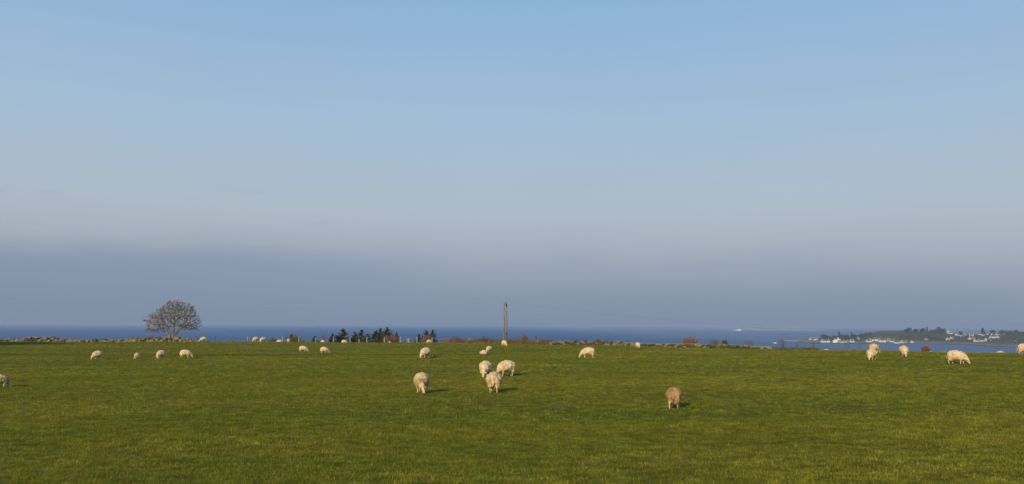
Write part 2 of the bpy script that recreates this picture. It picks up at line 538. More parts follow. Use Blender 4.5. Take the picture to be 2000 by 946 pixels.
M['far_leaf'] = mat_noise('winter_woodland', [(0.3, (0.040, 0.046, 0.026)), (0.55, (0.075, 0.080, 0.046)), (0.75, (0.12, 0.112, 0.07))], 0.16, 6, 0.9, spec=0.1)
M['far_dark'] = mat_noise('dark_far_evergreen', [(0.3, (0.015, 0.024, 0.016)), (0.7, (0.04, 0.052, 0.03))], 0.16, 6, 0.9, spec=0.1)

# ------------------------------------------------------------------ sea
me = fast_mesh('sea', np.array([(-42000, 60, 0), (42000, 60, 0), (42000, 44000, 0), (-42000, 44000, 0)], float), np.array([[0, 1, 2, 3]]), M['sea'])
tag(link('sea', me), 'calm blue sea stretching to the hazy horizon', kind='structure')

# ------------------------------------------------------------------ ground sheet of the pasture and the slope beyond
xs = np.concatenate([np.arange(-420, -110, 10.0), np.arange(-110, 90, 0.5), np.arange(90, 421, 10.0)])
ys = np.concatenate([np.arange(-60, 6, 3.0), np.arange(6, 60, 0.5), np.arange(60, 70, 0.25), np.arange(70, 150, 0.5), np.arange(150, 381, 5.0)])
X, Y = np.meshgrid(xs, ys)
Z = ground(X, Y)
nx, ny = len(xs), len(ys)
idx = np.arange(nx * ny).reshape(ny, nx)
F = np.stack([idx[:-1, :-1], idx[:-1, 1:], idx[1:, 1:], idx[1:, :-1]], -1).reshape(-1, 4)
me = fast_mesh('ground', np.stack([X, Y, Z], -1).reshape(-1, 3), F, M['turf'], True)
tag(link('ground', me), 'sunlit green sheep pasture rolling over a low crest', kind='structure')

# ------------------------------------------------------------------ grass blades
def blades():
    V, T = [], []
    zones = [(8.5, 22, 1500, 0.050, 0.0105), (22, 42, 500, 0.055, 0.0165), (42, 76, 150, 0.062, 0.028), (76, 132, 44, 0.070, 0.048)]
    for y0, y1, dens, L, wd in zones:
        area = 0.78 * (y1 ** 2 - y0 ** 2)
        N = int(area * dens)
        # most blades stand in small tufts scattered at random
        cs = 0.042 * (L / 0.050)
        nc = N // 11
        cyy = np.sqrt(nr.uniform(y0 ** 2, y1 ** 2, nc))
        cxx = nr.uniform(-0.78, 0.78, nc) * cyy
        ch, ch2 = nr.uniform(0, 1, nc), nr.uniform(0, 1, nc)
        ci = nr.randint(0, nc, N)
        sg = cs * (0.6 + 0.9 * ch[ci])
        xx = cxx[ci] + nr.normal(0, 1, N) * sg
        yy = cyy[ci] + nr.normal(0, 1, N) * sg
        h, h2 = ch[ci], ch2[ci]
        keep = yy < edge(xx) + 6
        xx, yy, h, h2 = xx[keep], yy[keep], h[keep], h2[keep]
        N = len(xx)
        patch = 0.5 + 0.5 * np.sin(xx * 0.55 + 2 * np.sin(yy * 0.31)) * np.sin(yy * 0.9 + 1.5 * np.sin(xx * 0.23))
        ln = L * nr.uniform(0.45, 1.25, N) * (0.5 + 0.9 * h) * (0.85 + 0.3 * patch)
        ang = nr.uniform(0, 2 * math.pi, N)
        lean = nr.uniform(0.25, 1.3, N)
        w = wd * nr.uniform(0.6, 1.3, N)
        zz = ground(xx, yy) - 0.004
        dx, dy = np.cos(ang), np.sin(ang)
        tw = ang + math.pi / 2 + nr.uniform(-0.6, 0.6, N)
        bx, by = np.cos(tw) * w / 2, np.sin(tw) * w / 2
        # tall single stems here and there
        tall = nr.uniform(0, 1, N) > 0.996
        ln = np.where(tall, ln * 1.9, ln)
        a = np.stack([xx - bx, yy - by, zz], -1)
        b_ = np.stack([xx + bx, yy + by, zz], -1)
        hh = ln * np.cos(lean * 0.75); oo = ln * np.sin(lean * 0.75)
        c = np.stack([xx + dx * oo, yy + dy * oo, zz + hh], -1)
        V.append(np.stack([a, b_, c], 1).reshape(-1, 3))
        t = np.clip(0.35 * nr.uniform(0, 1, N) + 0.5 * h2 + 0.15 * patch + np.where(tall, 0.3, 0), 0, 1)
        T.append(np.repeat(t, 3))
    V = np.concatenate(V); T = np.concatenate(T)
    me = fast_mesh('grass', V, np.arange(len(V)).reshape(-1, 3), M['blades'])
    a = me.attributes.new('tint', 'FLOAT', 'POINT')
    a.data.foreach_set('value', T.astype(np.float32))
    tag(link('grass', me), 'short grazed green grass covering the pasture', 'grass', kind='stuff')


blades()

# ------------------------------------------------------------------ sheep
def blob_mesh(name, blobs, voxel, mat, amp=0.0, fr=9.0, seed=0.0, smooth=4):
    """ellipsoids (centre, radii) fused into one continuous skin"""
    bm = bmesh.new()
    for c, r in blobs:
        mt = Matrix.Translation(c) @ Matrix.Diagonal((r[0], r[1], r[2], 1))
        bmesh.ops.create_icosphere(bm, subdivisions=2, radius=1.0, matrix=mt)
    me = bpy.data.meshes.new('tmp'); bm.to_mesh(me); bm.free()
    o = bpy.data.objects.new('tmp', me); COL.objects.link(o)
    md = o.modifiers.new('r', 'REMESH'); md.mode = 'VOXEL'; md.voxel_size = voxel
    ms = o.modifiers.new('s', 'SMOOTH'); ms.factor = 0.6; ms.iterations = smooth
    dg = bpy.context.evaluated_depsgraph_get()
    res = bpy.data.meshes.new_from_object(o.evaluated_get(dg))
    bpy.data.objects.remove(o); bpy.data.meshes.remove(me)
    res.name = name
    if amp:
        nm = [v.normal.copy() for v in res.vertices]
        for v, n_ in zip(res.vertices, nm):
            p = v.co * fr + Vector((seed, seed * 1.7, 0))
            v.co += n_ * amp * (mnoise.noise(p) + 0.5 * mnoise.noise(p * 2.3))
    res.materials.clear(); res.materials.append(mat)
    res.polygons.foreach_set('use_smooth', [True] * len(res.polygons))
    res.update()
    return res


def chain(a, b, ra, rb, n):
    a, b = Vector(a), Vector(b)
    out = []
    for i in range(n):
        t = i / (n - 1)
        out.append((tuple(a.lerp(b, t)), tuple(ra[k] * (1 - t) + rb[k] * t for k in range(3))))
    return out


def sheep_meshes(pose, seed):
    """local frame: faces +x, stands on z = 0, back at 0.76"""
    dz = -0.22 if pose == 'lie' else 0.0
    zc = 0.487 + dz
    torso = [((-0.20, 0, zc - .015), (.235, .28, .265)), ((-0.05, 0, zc - .005), (.27, .31, .285)), ((0.11, 0, zc - .02), (.25, .29, .270)), ((0.25, 0, zc - .05), (.19, .235, .230))]
    torso += [((-0.25, s * .10, zc - .15), (.14, .14, .20)) for s in (-1, 1)]
    torso += [((0.24, s * .09, zc - .15), (.12, .12, .15)) for s in (-1, 1)]
    hy = {'graze': 0.0, 'graze_turn': 0.16, 'walk': 0.0, 'stand': 0.0, 'lie': 0.05, 'step': -0.10}[pose]
    if pose in ('graze', 'graze_turn', 'step'):
        neck0, neck1 = (0.32, 0, .42), (0.46, hy * .7, .27)
        poll, muz = Vector((0.50, hy * .85, .215)), Vector((0.585, hy * 1.3, .055))
    elif pose == 'lie':
        neck0, neck1 = (0.30, 0, .25), (0.42, hy, .25)
        poll, muz = Vector((0.46, hy, .26)), Vector((0.58, hy * 1.5, .14))
    elif pose == 'walk':
        neck0, neck1 = (0.32, 0, .48), (0.48, 0, .44)
        poll, muz = Vector((0.54, 0, .44)), Vector((0.68, 0, .32))
    else:
        neck0, neck1 = (0.40, 0, .60), (0.50, 0, .78)
        poll, muz = Vector((0.54, 0, .86)), Vector((0.71, 0, .79))
    wool = list(torso) + chain(neck0, neck1, (.17, .16, .18), (.115, .105, .115), 5)
    if pose != 'lie': wool += chain((-0.425, 0, zc + .02), (-0.455, 0.0, zc - .20), (.05, .045, .06), (.032, .03, .05), 5)   # long woolly tail
    body = [((c[0], c[1], c[2]), (r[0] * .86, r[1] * .86, r[2] * .86)) for c, r in torso]
    body += chain(neck0, neck1, (.13, .11, .13), (.08, .07, .08), 5)
    body += chain(neck1, poll, (.08, .07, .08), (.085, .075, .08), 3)
    body += chain(poll, poll.lerp(muz, .55), (.082, .072, .080), (.064, .056, .062), 4) + chain(poll.lerp(muz, .55), muz, (.064, .056, .062), (.046, .042, .045), 4)
    lo = {'graze': (.05, -.04, .06, -.05), 'graze_turn': (.09, -.05, -.08, .05), 'walk': (.12, -.10, -.12, .11), 'stand': (0, .02, .02, -.02), 'step': (-.06, .08, .10, -.04), 'lie': (0, 0, 0, 0)}[pose]
    if pose == 'lie':
        for s in (-1, 1):
            body += chain((0.33, s * .14, .16), (0.48, s * .15, .05), (.06, .05, .06), (.035, .03, .035), 5)
            body += chain((0.48, s * .15, .05), (0.36, s * .17, .035), (.033, .03, .035), (.03, .03, .03), 4)
            body += chain((-0.30, s * .20, .15), (-0.12, s * .25, .06), (.09, .07, .09), (.04, .035, .04), 5)
            body += chain((-0.12, s * .25, .06), (0.06, s * .24, .035), (.035, .03, .035), (.028, .028, .028), 5)
    else:
        for i, s in enumerate((1, -1)):
            o = lo[i]
            kn = Vector((0.23 + o * .45, s * .115, .21)); ft = Vector((0.23 + o * .95, s * .115, .035))
            body += chain((0.23, s * .12, .38), kn, (.07, .06, .09), (.038, .034, .04), 5) + chain(kn, ft, (.036, .033, .036), (.027, .025, .027), 6)
            body += [((ft.x + .012, ft.y, .022), (.036, .027, .024))]
            o = lo[2 + i]
            st = Vector((-.23 + o * .25, s * .13, .34)); hk = Vector((-.33 + o * .5, s * .125, .21)); ft = Vector((-.29 + o, s * .125, .035))
            body += chain((-.22, s * .13, .44), st, (.11, .08, .12), (.07, .055, .08), 4) + chain(st, hk, (.06, .045, .06), (.036, .032, .04), 5)
            body += chain(hk, ft, (.034, .030, .034), (.027, .025, .027), 6) + [((ft.x + .012, ft.y, .022), (.036, .027, .024))]
    bme = blob_mesh('sheep_body', body, 0.020, M['skin'], smooth=3)
    fme = blob_mesh('fleece', wool, 0.030, M['fleece'], amp=0.034, fr=9.5, seed=seed, smooth=5)
    d = (muz - poll).normalized()
    side = Vector((0, 0, 1)).cross(d).normalized()
    upv = d.cross(side)
    ears = []
    for s in (-1, 1):
        e = MB()
        a = poll + side * s * .06 + upv * .035
        tip = a + side * s * .115 - upv * .025 - d * .01
        mid = (a + tip) / 2
        e.tube([a, mid, tip], [.016, .030, .006], 6)
        ears.append(e.mesh('ear', M['skin'], True))
    eyes = []
    for s in (-1, 1):
        e = bmesh.new()
        bmesh.ops.create_icosphere(e, subdivisions=1, radius=.014, matrix=Matrix.Translation(poll.lerp(muz, .38) + side * s * .060 + upv * .028))
        mm = bpy.data.meshes.new('eye'); e.to_mesh(mm); e.free(); mm.materials.append(M['eye'])
        eyes.append(mm)
    return bme, fme, ears, eyes


LIB = {}
FLC = {}


def place_sheep(pose, p, heading, scale, label, fl='fleece', fat=1.0):
    if pose not in LIB:
        LIB[pose] = sheep_meshes(pose, 3.0 + 5 * len(LIB))
    bme, fme, ears, eyes = LIB[pose]
    if (pose, fl) not in FLC:
        f2 = fme if fl == 'fleece' else fme.copy()
        if fl != 'fleece':
            f2.materials.clear(); f2.materials.append(M[fl])
        FLC[(pose, fl)] = f2
    o = link('sheep', bme, loc=(p.x, p.y, p.z))
    o.rotation_euler = (0, 0, R(heading) - math.atan2(p.x, p.y))   # heading is given against the line of sight
    o.scale = (scale * fat, scale * fat, scale)
    tag(o, label, 'sheep', 'sheep grazing in the green field')
    link('fleece', FLC[(pose, fl)], o)
    for e in ears: link('ear', e, o)
    for e in eyes: link('eye', e, o)
    return o


BACK = 0.77
# px, pixel of the feet, pixel of the back, heading (0 right, 90 away, -90 towards us), pose, fleece, width factor, label
SHEEP = [
    (-1, 757, 732, 12, 'graze', 'fleece_dirty', 1.0, 'grey-backed sheep cut off by the left edge of the photo'),
    (190, 702, 685, 215, 'graze', 'fleece', 1.0, 'lone white sheep grazing leftward on the far left of the field'),
    (267, 701, 689, 235, 'lie', 'fleece', 0.62, 'tiny white lamb sitting alone in the grass, below and left of the bare tree'),
    (314, 701, 684, 222, 'graze_turn', 'fleece', 0.95, 'white sheep with its head down, directly below the bare tree'),
    (362, 699, 683, -8, 'graze', 'fleece', 1.12, 'long-bodied cream sheep grazing rightward below the bare tree'),
    (592, 687.5, 675.5, -12, 'graze', 'fleece', 1.1, 'cream sheep grazing rightward, left one of the pair below the dark conifers'),
    (633, 690, 677.5, -15, 'graze_turn', 'fleece', 1.05, 'cream sheep grazing rightward, right one of the pair below the dark conifers'),
    (831, 700, 678.5, 232, 'graze', 'fleece', 1.0, 'cream sheep with head down at left, alone above the muddy-chested sheep'),
    (955, 688.5, 676, 240, 'graze', 'fleece', 1.0, 'small rounded sheep standing just behind the one lying in the grass'),
    (945, 692, 683.5, 180, 'lie', 'fleece', 0.9, 'small cream sheep lying flat in the middle of the field'),
    (985, 677, 664.5, -62, 'graze', 'fleece', 1.0, 'sheep with head down right in front of the utility pole'),
    (1149, 699, 678, 188, 'graze', 'fleece', 1.1, 'cream sheep side-on grazing leftward, right of centre on its own'),
    (1246, 680.5, 668.5, -72, 'graze', 'fleece', 1.0, 'bright white sheep facing us in front of the stone bank'),
    (1708, 690, 671, 50, 'graze', 'fleece_dirty', 1.0, 'sheep half hidden behind another, its back against the blue inlet'),
    (1703, 704, 681, -105, 'graze', 'fleece', 1.05, 'white sheep facing us with head down, in front of its partner by the inlet'),
    (1766, 697, 675, -80, 'graze', 'fleece', 1.0, 'narrow pale sheep facing us, just left of the russet bush at right'),
    (1869, 711, 684, -14, 'graze', 'fleece', 1.08, 'large cream sheep grazing rightward near the right edge of the field'),
    (2003, 693, 671, -10, 'graze', 'fleece', 1.0, 'sheep cut off by the right edge of the photo beside a white post'),
    (948, 737, 704.5, -99, 'graze', 'fleece', 1.0, 'rear left sheep of the middle trio, head down towards us'),
    (989, 735, 703.5, 214, 'graze', 'fleece', 1.04, 'rear right sheep of the middle trio, grazing leftward'),
    (965, 767, 726, 86, 'graze', 'fleece_dirty', 1.02, 'front sheep of the middle trio, seen from behind with pale tail'),
    (823, 767, 727.5, -100, 'graze_turn', 'fleece_dirty', 1.0, 'lone sheep with brown muddy chest left of the middle trio'),
    (1318, 798, 755.5, 82, 'walk', 'fleece_brown', 1.0, 'tan brown sheep walking away, nearest to us'),
]
for px, yf, yb, hd, pose, fl, fat, lab in SHEEP:
    p = hit(px, yf)
    h = (yf - yb) / FPX * p.y * math.cos(PITCH)
    base = {'lie': 0.55, 'stand': BACK, 'walk': BACK}.get(pose, BACK)
    place_sheep(pose, p, hd, min(1.3, h / base), lab, fl, fat)

# sheep whose legs the crest of the field hides: px, pixel of the back, heading, pose, fleece, width, label
BACKS = [
    (398, 656.5, 205, 'graze', 'fleece', 1.1, 'white sheep at the end of the stone wall, right of the bare tree'),
    (500, 657, 215, 'graze', 'fleece', 1.0, 'left one of two bright white sheep touching on the skyline'),
    (514, 658.5, 220, 'graze_turn', 'fleece', 1.05, 'right one of two bright white sheep touching on the skyline'),
    (546, 663.5, 184, 'lie', 'fleece', 0.9, 'pale back of a sheep at the foot of a fence post by the grey thicket'),
    (564, 661.5, -80, 'graze', 'fleece_dirty', 0.9, 'dull sheep facing us in front of the grey thicket'),
    (631, 664.3, 180, 'graze', 'fleece', 0.72, 'pale sheep back on the crest below the thin bare shrub'),
    (673, 664, 2, 'graze', 'fleece', 0.95, 'long pale sheep back on the crest below the leftmost tall conifer'),
    (761, 665.5, 90, 'graze', 'fleece', 0.6, 'speck of a sheep back on the crest below the russet bramble mound'),
    (799, 660.5, -90, 'graze', 'fleece_brown', 1.0, 'pinkish sheep facing us between the two groups of conifers'),
    (838, 663.3, 200, 'graze', 'fleece_dirty', 0.9, 'brown-marked sheep beside a post below the right-hand conifers'),
    (917, 661.5, 0, 'graze', 'fleece_dirty', 1.05, 'sheep with brown belly side-on at the crest, left of the utility pole'),
    (958, 667, 180, 'lie', 'fleece', 0.85, 'white sheep back on the crest between the utility pole and its left post'),
    (1031, 666.3, -75, 'graze', 'fleece', 0.85, 'small sheep by the rust-coloured shrub right of the utility pole'),
    (1049, 668.8, 185, 'lie', 'fleece_dirty', 0.8, 'low sheep back under the thin grey sapling right of the utility pole'),
    (1105, 668, -25, 'graze', 'fleece_dirty', 0.9, 'dusty sheep against the left end of the right-hand stone bank'),
    (1612, 681.7, 180, 'lie', 'fleece', 0.95, 'white hump of a sheep on the crest below the headland houses'),
    (1813, 685.3, 185, 'lie', 'fleece', 0.8, 'sliver of a sheep back next to the russet bush at right'),
    (1844, 686.6, 90, 'lie', 'fleece', 0.75, 'faintest sheep back on the crest, left of the large grazing sheep'),
    (1951, 685.6, 178, 'lie', 'fleece', 0.95, 'white sheep back on the crest between the large grazing sheep and the right edge'),
]
for px, yb, hd, pose, fl, fat, lab in BACKS:
    base = 0.54 if pose == 'lie' else BACK
    best = None
    for t in np.arange(-6, 14, 0.25):
        p = crest(px, t)
        e = abs(px_of((p.x, p.y, p.z + base))[1] - yb)
        if best is None or e < best[0]: best = (e, p)
    place_sheep(pose, best[1], hd, 1.0, lab, fl, fat)

# ------------------------------------------------------------------ stone walls
def stone_meshes(k, mat):
    out = []
    for i in range(k):
        bm = bmesh.new()
        bmesh.ops.create_cube(bm, size=1.0)
        bmesh.ops.bevel(bm, geom=list(bm.edges), offset=0.2, segments=1, affect='EDGES')
        for v in bm.verts:
            v.co += Vector((rnd.uniform(-.09, .09), rnd.uniform(-.09, .09), rnd.uniform(-.09, .09)))
        me = bpy.data.meshes.new('stone'); bm.to_mesh(me); bm.free()
        me.materials.append(mat)
        out.append(me)
    return out


STN = stone_meshes(7, M['stone']) + stone_meshes(4, M['stone_dark'])
STD = stone_meshes(2, M['stone']) + stone_meshes(6, M['stone_dark'])


def stone_wall(px0, px1, t, hfun, label, limit, big=1.0, group='old dry stone walls', kinds=STN, grass=5):
    root = link('stone_wall', None)
    c0, c1 = crest(px0, t), crest(px1, t)
    root.location = (c0.x, c0.y, c0.z)
    tag(root, label, 'wall', group)
    if kinds is not STN: h0 = hfun; hfun = lambda p: h0(p) * (.62 + .5 * abs(mnoise.noise(Vector((p * .045, 2.0, 0)))) * 2)
    px, n = px0, 0
    path = []
    while px < px1:
        path.append((px, crest(px, t)))
        px += 0.5
    # stones laid in rough courses along the line
    L = 0.0
    pts = [q for _, q in path]
    for course in range(4):
        i = 0
        while i < len(pts) - 1 and n < limit:
            pxx = path[i][0]
            H = hfun(pxx)
            size = rnd.uniform(.30, .62) * big * (1.15 if course == 0 else 0.9)
            hh = size * rnd.uniform(.5, .85)
            zb = course * 0.26 * big
            if zb < H and rnd.random() < 0.93:
                q = pts[i]
                o = link('stone', rnd.choice(kinds), root)
                hh = min(hh, max(.16, H - zb + .06))
                o.location = (q.x - c0.x, q.y - c0.y + rnd.uniform(-.22, .15), q.z - c0.z + zb + hh * .42)
                o.scale = (size, size * rnd.uniform(.7, 1.0), hh)
                o.rotation_euler = (rnd.uniform(-.25, .25), rnd.uniform(-.3, .3), rnd.uniform(0, 6.28) if rnd.random() < .3 else rnd.uniform(-.4, .4))
                n += 1
            step = size * 0.9
            acc = 0.0
            while i < len(pts) - 1 and acc < step:
                acc += (pts[i + 1] - pts[i]).length
                i += 1
    # packed earth behind and between the stones
    mb = MB()
    sec = []
    for k in range(0, len(pts), 2):
        q = pts[k]; H = max(.10, hfun(path[k][0]) * .80 + rnd.uniform(-.05, .05))
        sec.append([(q.x - c0.x, q.y - c0.y + a, q.z - c0.z + z) for a, z in ((-.10, -.4), (-.02, H * .7), (.15, H), (.75, H * .85), (1.4, -.5))])
    vs = [p for s in sec for p in s]
    fs = [(k * 5 + j, (k + 1) * 5 + j, (k + 1) * 5 + j + 1, k * 5 + j + 1) for k in range(len(sec) - 1) for j in range(4)]
    mb.add(vs, fs)
    mb.build('earth_core', M['earth'], root, True)
    # dry grass sprouting from the top
    gm = MB()
    for k in range(int(len(pts) * grass)):
        i = rnd.randrange(len(pts)); q = pts[i]; H = hfun(path[i][0]) * .85
        a = Vector((q.x - c0.x + rnd.uniform(-.1, .1), q.y - c0.y + rnd.uniform(-.1, .6), q.z - c0.z + H * rnd.uniform(.3, 1.0)))
        d = Vector((rnd.uniform(-.18, .18), rnd.uniform(-.15, .15), rnd.uniform(.10, .26)))
        w = Vector((rnd.uniform(.01, .03), rnd.uniform(-.01, .01), 0))
        gm.add([a - w, a + w, a + d], [(0, 1, 2)])
    g_ = gm.build('dry_grass', M['drygrass'], root)
    g_['kind'] = 'stuff'
    return root


def h_left(px):
    return float(np.interp(px, [-70, 10, 25, 48, 56, 72, 84, 92, 106, 118, 126, 150, 200, 240, 262, 300, 318, 332, 345, 358, 372, 392],
                           [.35, .40, .55, .50, .80, .90, .50, .80, .70, .35, .45, .28, .34, .42, .60, .70, .75, .95, .90, .70, .45, .25])) * 0.95


stone_wall(-60, 392, 1.0, h_left, 'tumbled dry stone wall along the skyline under the bare tree', 296, 1.12)


def h_right(px):
    return float(np.interp(px, [1078, 1100, 1125, 1150, 1165, 1180, 1195, 1215, 1240, 1270, 1300, 1330, 1360, 1380, 1420, 1450, 1480, 1505],
                           [.30, .50, .62, .45, .52, .72, .60, .48, .50, .48, .42, .50, .55, .36, .40, .30, .26, .18]))


stone_wall(1078, 1505, 0.8, h_right, 'low mossy stone bank on the skyline, right half of the field', 296, 0.85, kinds=STD, grass=26)


def leafy(mb, c, r, n, s, flat=1.0, up=0.0):
    """n small leaf faces spread through an ellipsoid"""
    for _ in range(n):
        while True:
            q = Vector((rnd.uniform(-1, 1), rnd.uniform(-1, 1), rnd.uniform(-1, 1)))
            if .25 < q.length < 1: break
        k = 0.82 + 0.25 * mnoise.noise(q * 2.2 + Vector(c))
        p = Vector((c[0] + q.x * r[0] * k, c[1] + q.y * r[1] * k, c[2] + q.z * r[2] * k))
        a = Vector((rnd.uniform(-1, 1), rnd.uniform(-1, 1), rnd.uniform(-1, 1) * flat + up)).normalized() * s * rnd.uniform(.6, 1.4)
        b = a.orthogonal().normalized() * s * rnd.uniform(.3, .6)
        mb.add([p - a, p + b, p + a, p - b], [(0, 1, 2, 3)])


# rough turf bank that carries on to the right of the stones, and the bramble strip left of them
def rough_bank(px0, px1, t, h, name, label, cat, mats, dens, twiglen):
    c0 = crest(px0, t)
    root = link(name, None, loc=(c0.x, c0.y, c0.z))
    tag(root, label, cat)
    pxs = np.arange(px0, px1, 2.0)
    pts = [crest(float(p), t) for p in pxs]
    vs, k5 = [], 5
    for q in pts:
        H = h * (0.7 + 0.5 * mnoise.noise(Vector((q.x * .6, q.y * .2, 1.0))) + 0.25 * mnoise.noise(Vector((q.x * 2.1, 0, 4.0))))
        for a, z in ((-.5, -.3), (-.2, H * .6), (.1, H), (.6, H * .9), (1.3, -.6)):
            vs.append((q.x - c0.x, q.y - c0.y + a, q.z - c0.z + z))
    mb = MB()
    mb.add(vs, [(k * 5 + j, (k + 1) * 5 + j, (k + 1) * 5 + j + 1, k * 5 + j + 1) for k in range(len(pts) - 1) for j in range(4)])
    mb.build('turf_core', M['earth'], root, True)
    for mi, (mt, nm) in enumerate(mats):
        gm = MB()
        for _ in range(int(len(pts) * dens)):
            q = rnd.choice(pts)
            H = h * rnd.uniform(.2, 1.0)
            a = Vector((q.x - c0.x + rnd.uniform(-.2, .2), q.y - c0.y + rnd.uniform(-.4, .5), q.z - c0.z + H * .8))
            ln = twiglen * rnd.uniform(.4, 1.2) * (0.6 + 0.8 * max(0, mnoise.noise(Vector((q.x * .45 + 7 * mi, 3.0, 0))) + .4))
            d = Vector((rnd.uniform(-.7, .7), rnd.uniform(-.5, .5), rnd.uniform(.3, 1))).normalized() * ln
            w = d.orthogonal().normalized() * rnd.uniform(.010, .026)
            gm.add([a - w, a + w, a + d], [(0, 1, 2)])
        g_ = gm.build(nm, mt, root); g_['kind'] = 'stuff'
    return root


rough_bank(862, 1082, 1.6, .34, 'bramble_hedge', 'low strip of russet brambles and pale dry grass around the utility pole', 'hedge', [(M['bracken'], 'bramble_stems'), (M['drygrass'], 'dry_grass')], 60, .62)
rough_bank(1500, 1600, 1.0, .20, 'turf_bank', 'dark rough turf bank where the stone bank fades out', 'bank', [(M['leaf_olive'], 'rough_grass'), (M['drygrass'], 'dry_grass')], 26, .20)
rough_bank(392, 545, 1.0, .07, 'turf_bank', 'thin line of pale grass on the crest right of the bare tree', 'bank', [(M['drygrass'], 'dry_grass')], 14, .14)
rough_bank(1600, 2040, 0.5, .05, 'turf_bank', 'thin pale grass line on the crest in front of the inlet', 'bank', [(M['drygrass'], 'dry_grass')], 12, .10)

# ------------------------------------------------------------------ post and wire fence
FT = 10.0
fence = link('wire_fence', None)
f0 = crest(400, FT)
fence.location = (f0.x, f0.y, f0.z)
tag(fence, 'post and wire fence just beyond the crest of the field', 'fence')
POSTS = [(393, 655), (422, 655.5), (450, 653.5), (484, 656), (518, 658), (552, 656), (584, 657), (617, 660), (652, 657.5), (684, 656.5), (702, 663), (717, 658),
         (751, 658.5), (782, 657.5), (815, 658.5), (844, 660), (876, 661), (908, 664), (939, 663), (970, 664), (1003, 663), (1035, 666), (1066, 663)]
tops = []
for px, yt in POSTS:
    q = crest(px, FT)
    H = at(px, yt, q.y).z - q.z
    lean = rnd.uniform(-.05, .05)
    mb = MB()
    bx, by, bz = q.x - f0.x, q.y - f0.y, q.z - f0.z
    mb.tube([(bx, by, bz - .3), (bx + lean * .5, by, bz + H * .5), (bx + lean, by, bz + H - .05), (bx + lean, by, bz + H)], [.075, .070, .066, .045], 7)
    mb.build('post', M['postwood'], fence, False)
    if px == 450:
        sb = MB()
        sb.tube([(bx + .75, by, bz + .2), (bx + .05, by, bz + H * .75)], [.06, .05], 6)
        sb.build('brace', M['postwood'], fence)
        sb = MB()
        sb.tube([(bx - .45, by, bz + .2), (bx - .03, by, bz + H * .6)], [.05, .045], 6)
        sb.build('brace', M['postwood'], fence)
    if px != 702: tops.append((Vector((bx + lean * .8, by - .07, bz)), H))
for fr in (0.92, 0.66, 0.40):
    mb = MB()
    mb.tube([t_[0] + Vector((0, 0, t_[1] * fr)) for t_ in tops], [.006] * len(tops), 4)
    mb.build('wire', M['wire'], fence)
q = crest(1991, 1.0)
H = at(1991, 676.5, q.y).z - q.z
mb = MB(); mb.tube([(0, 0, -.2), (0.02, 0, H * .6), (.03, 0, H - .03), (.03, 0, H)], [.085, .08, .075, .05], 8)
o = mb.build('fence_post', M['postwood'], loc=(q.x, q.y, q.z))
tag(o, 'single pale wooden post behind the sheep at the right edge', 'post')

# ------------------------------------------------------------------ utility poles and their wires
def utility_pole(base, H, label, rz, legs=((-.17, -.9), (.14, .9)), thick=.72):
    root = link('utility_pole', None, loc=base)
    root.rotation_euler = (0, 0, rz)
    tag(root, label, 'utility pole', 'wooden poles of one power line')
    for dx, dy in legs:
        mb = MB()
        mb.tube([(dx, dy, -.5), (dx, dy, H * .5), (dx, dy, H)], [.145 * thick, .125 * thick, .105 * thick], 10)
        mb.build('pole', M['polewood'], root, True)
    mb = MB(); mb.box((-.015, 0, H - .15), (.30, 3.0, .22)); mb.build('crossarm', M['polewood'], root)
    mb = MB(); mb.box((-.015, 0, H * .30), (.10, 2.2, .12)); mb.build('brace_beam', M['polewood'], root)
    for dy in (-1.35, 0, 1.35):
        mb = MB()
        mb.tube([(0, dy, H - .08), (0, dy, H + .02), (0, dy, H + .06), (0, dy, H + .14), (0, dy, H + .2)], [.015, .02, .06, .055, .03], 8)
        mb.build('insulator', M['insul'], root)
    return root


q1 = crest(987, 8.0)
H1 = at(987, 592.5, q1.y).z - q1.z
utility_pole(q1, H1, 'pale wooden double pole standing at the centre of the skyline', -0.01, thick=.95)
q2 = on(1983, 150.0)
H2 = at(1983, 664.5, q2.y).z - q2.z
utility_pole(q2, H2, 'faint pale pole at the far right in front of the headland', -0.57, legs=((0, 0),), thick=.8)
q3 = on(-130, 126.0)
H3 = 7.6
utility_pole(q3, H3, 'wooden double pole past the left end of the stone wall', 0.0)


def line(a, ha, b, hb, sag, side):
    n = 26
    pts = []
    for i in range(n + 1):
        t = i / n
        p = a.lerp(b, t)
        z = (a.z + ha) * (1 - t) + (b.z + hb) * t - sag * 4 * t * (1 - t)
        pts.append((p.x - a.x, p.y - a.y + side, z - a.z))
    mb = MB(); mb.tube(pts, [.003] * len(pts), 4)
    return mb.build('power_line', M['wire'], loc=(a.x, a.y, a.z))


for side, nm in ((-1.35, 'nearest'), (0, 'middle'), (1.35, 'farthest')):
    tag(line(q1, H1 + .2, q3, H3 + .2, 1.6, side), nm + ' of the three thin wires running left from the central pole', 'power line', 'power lines')
    tag(line(q1, H1 + .2, q2, H2 + .2, 1.2, side), nm + ' of the three thin wires sloping down to the right from the central pole', 'power line', 'power lines')

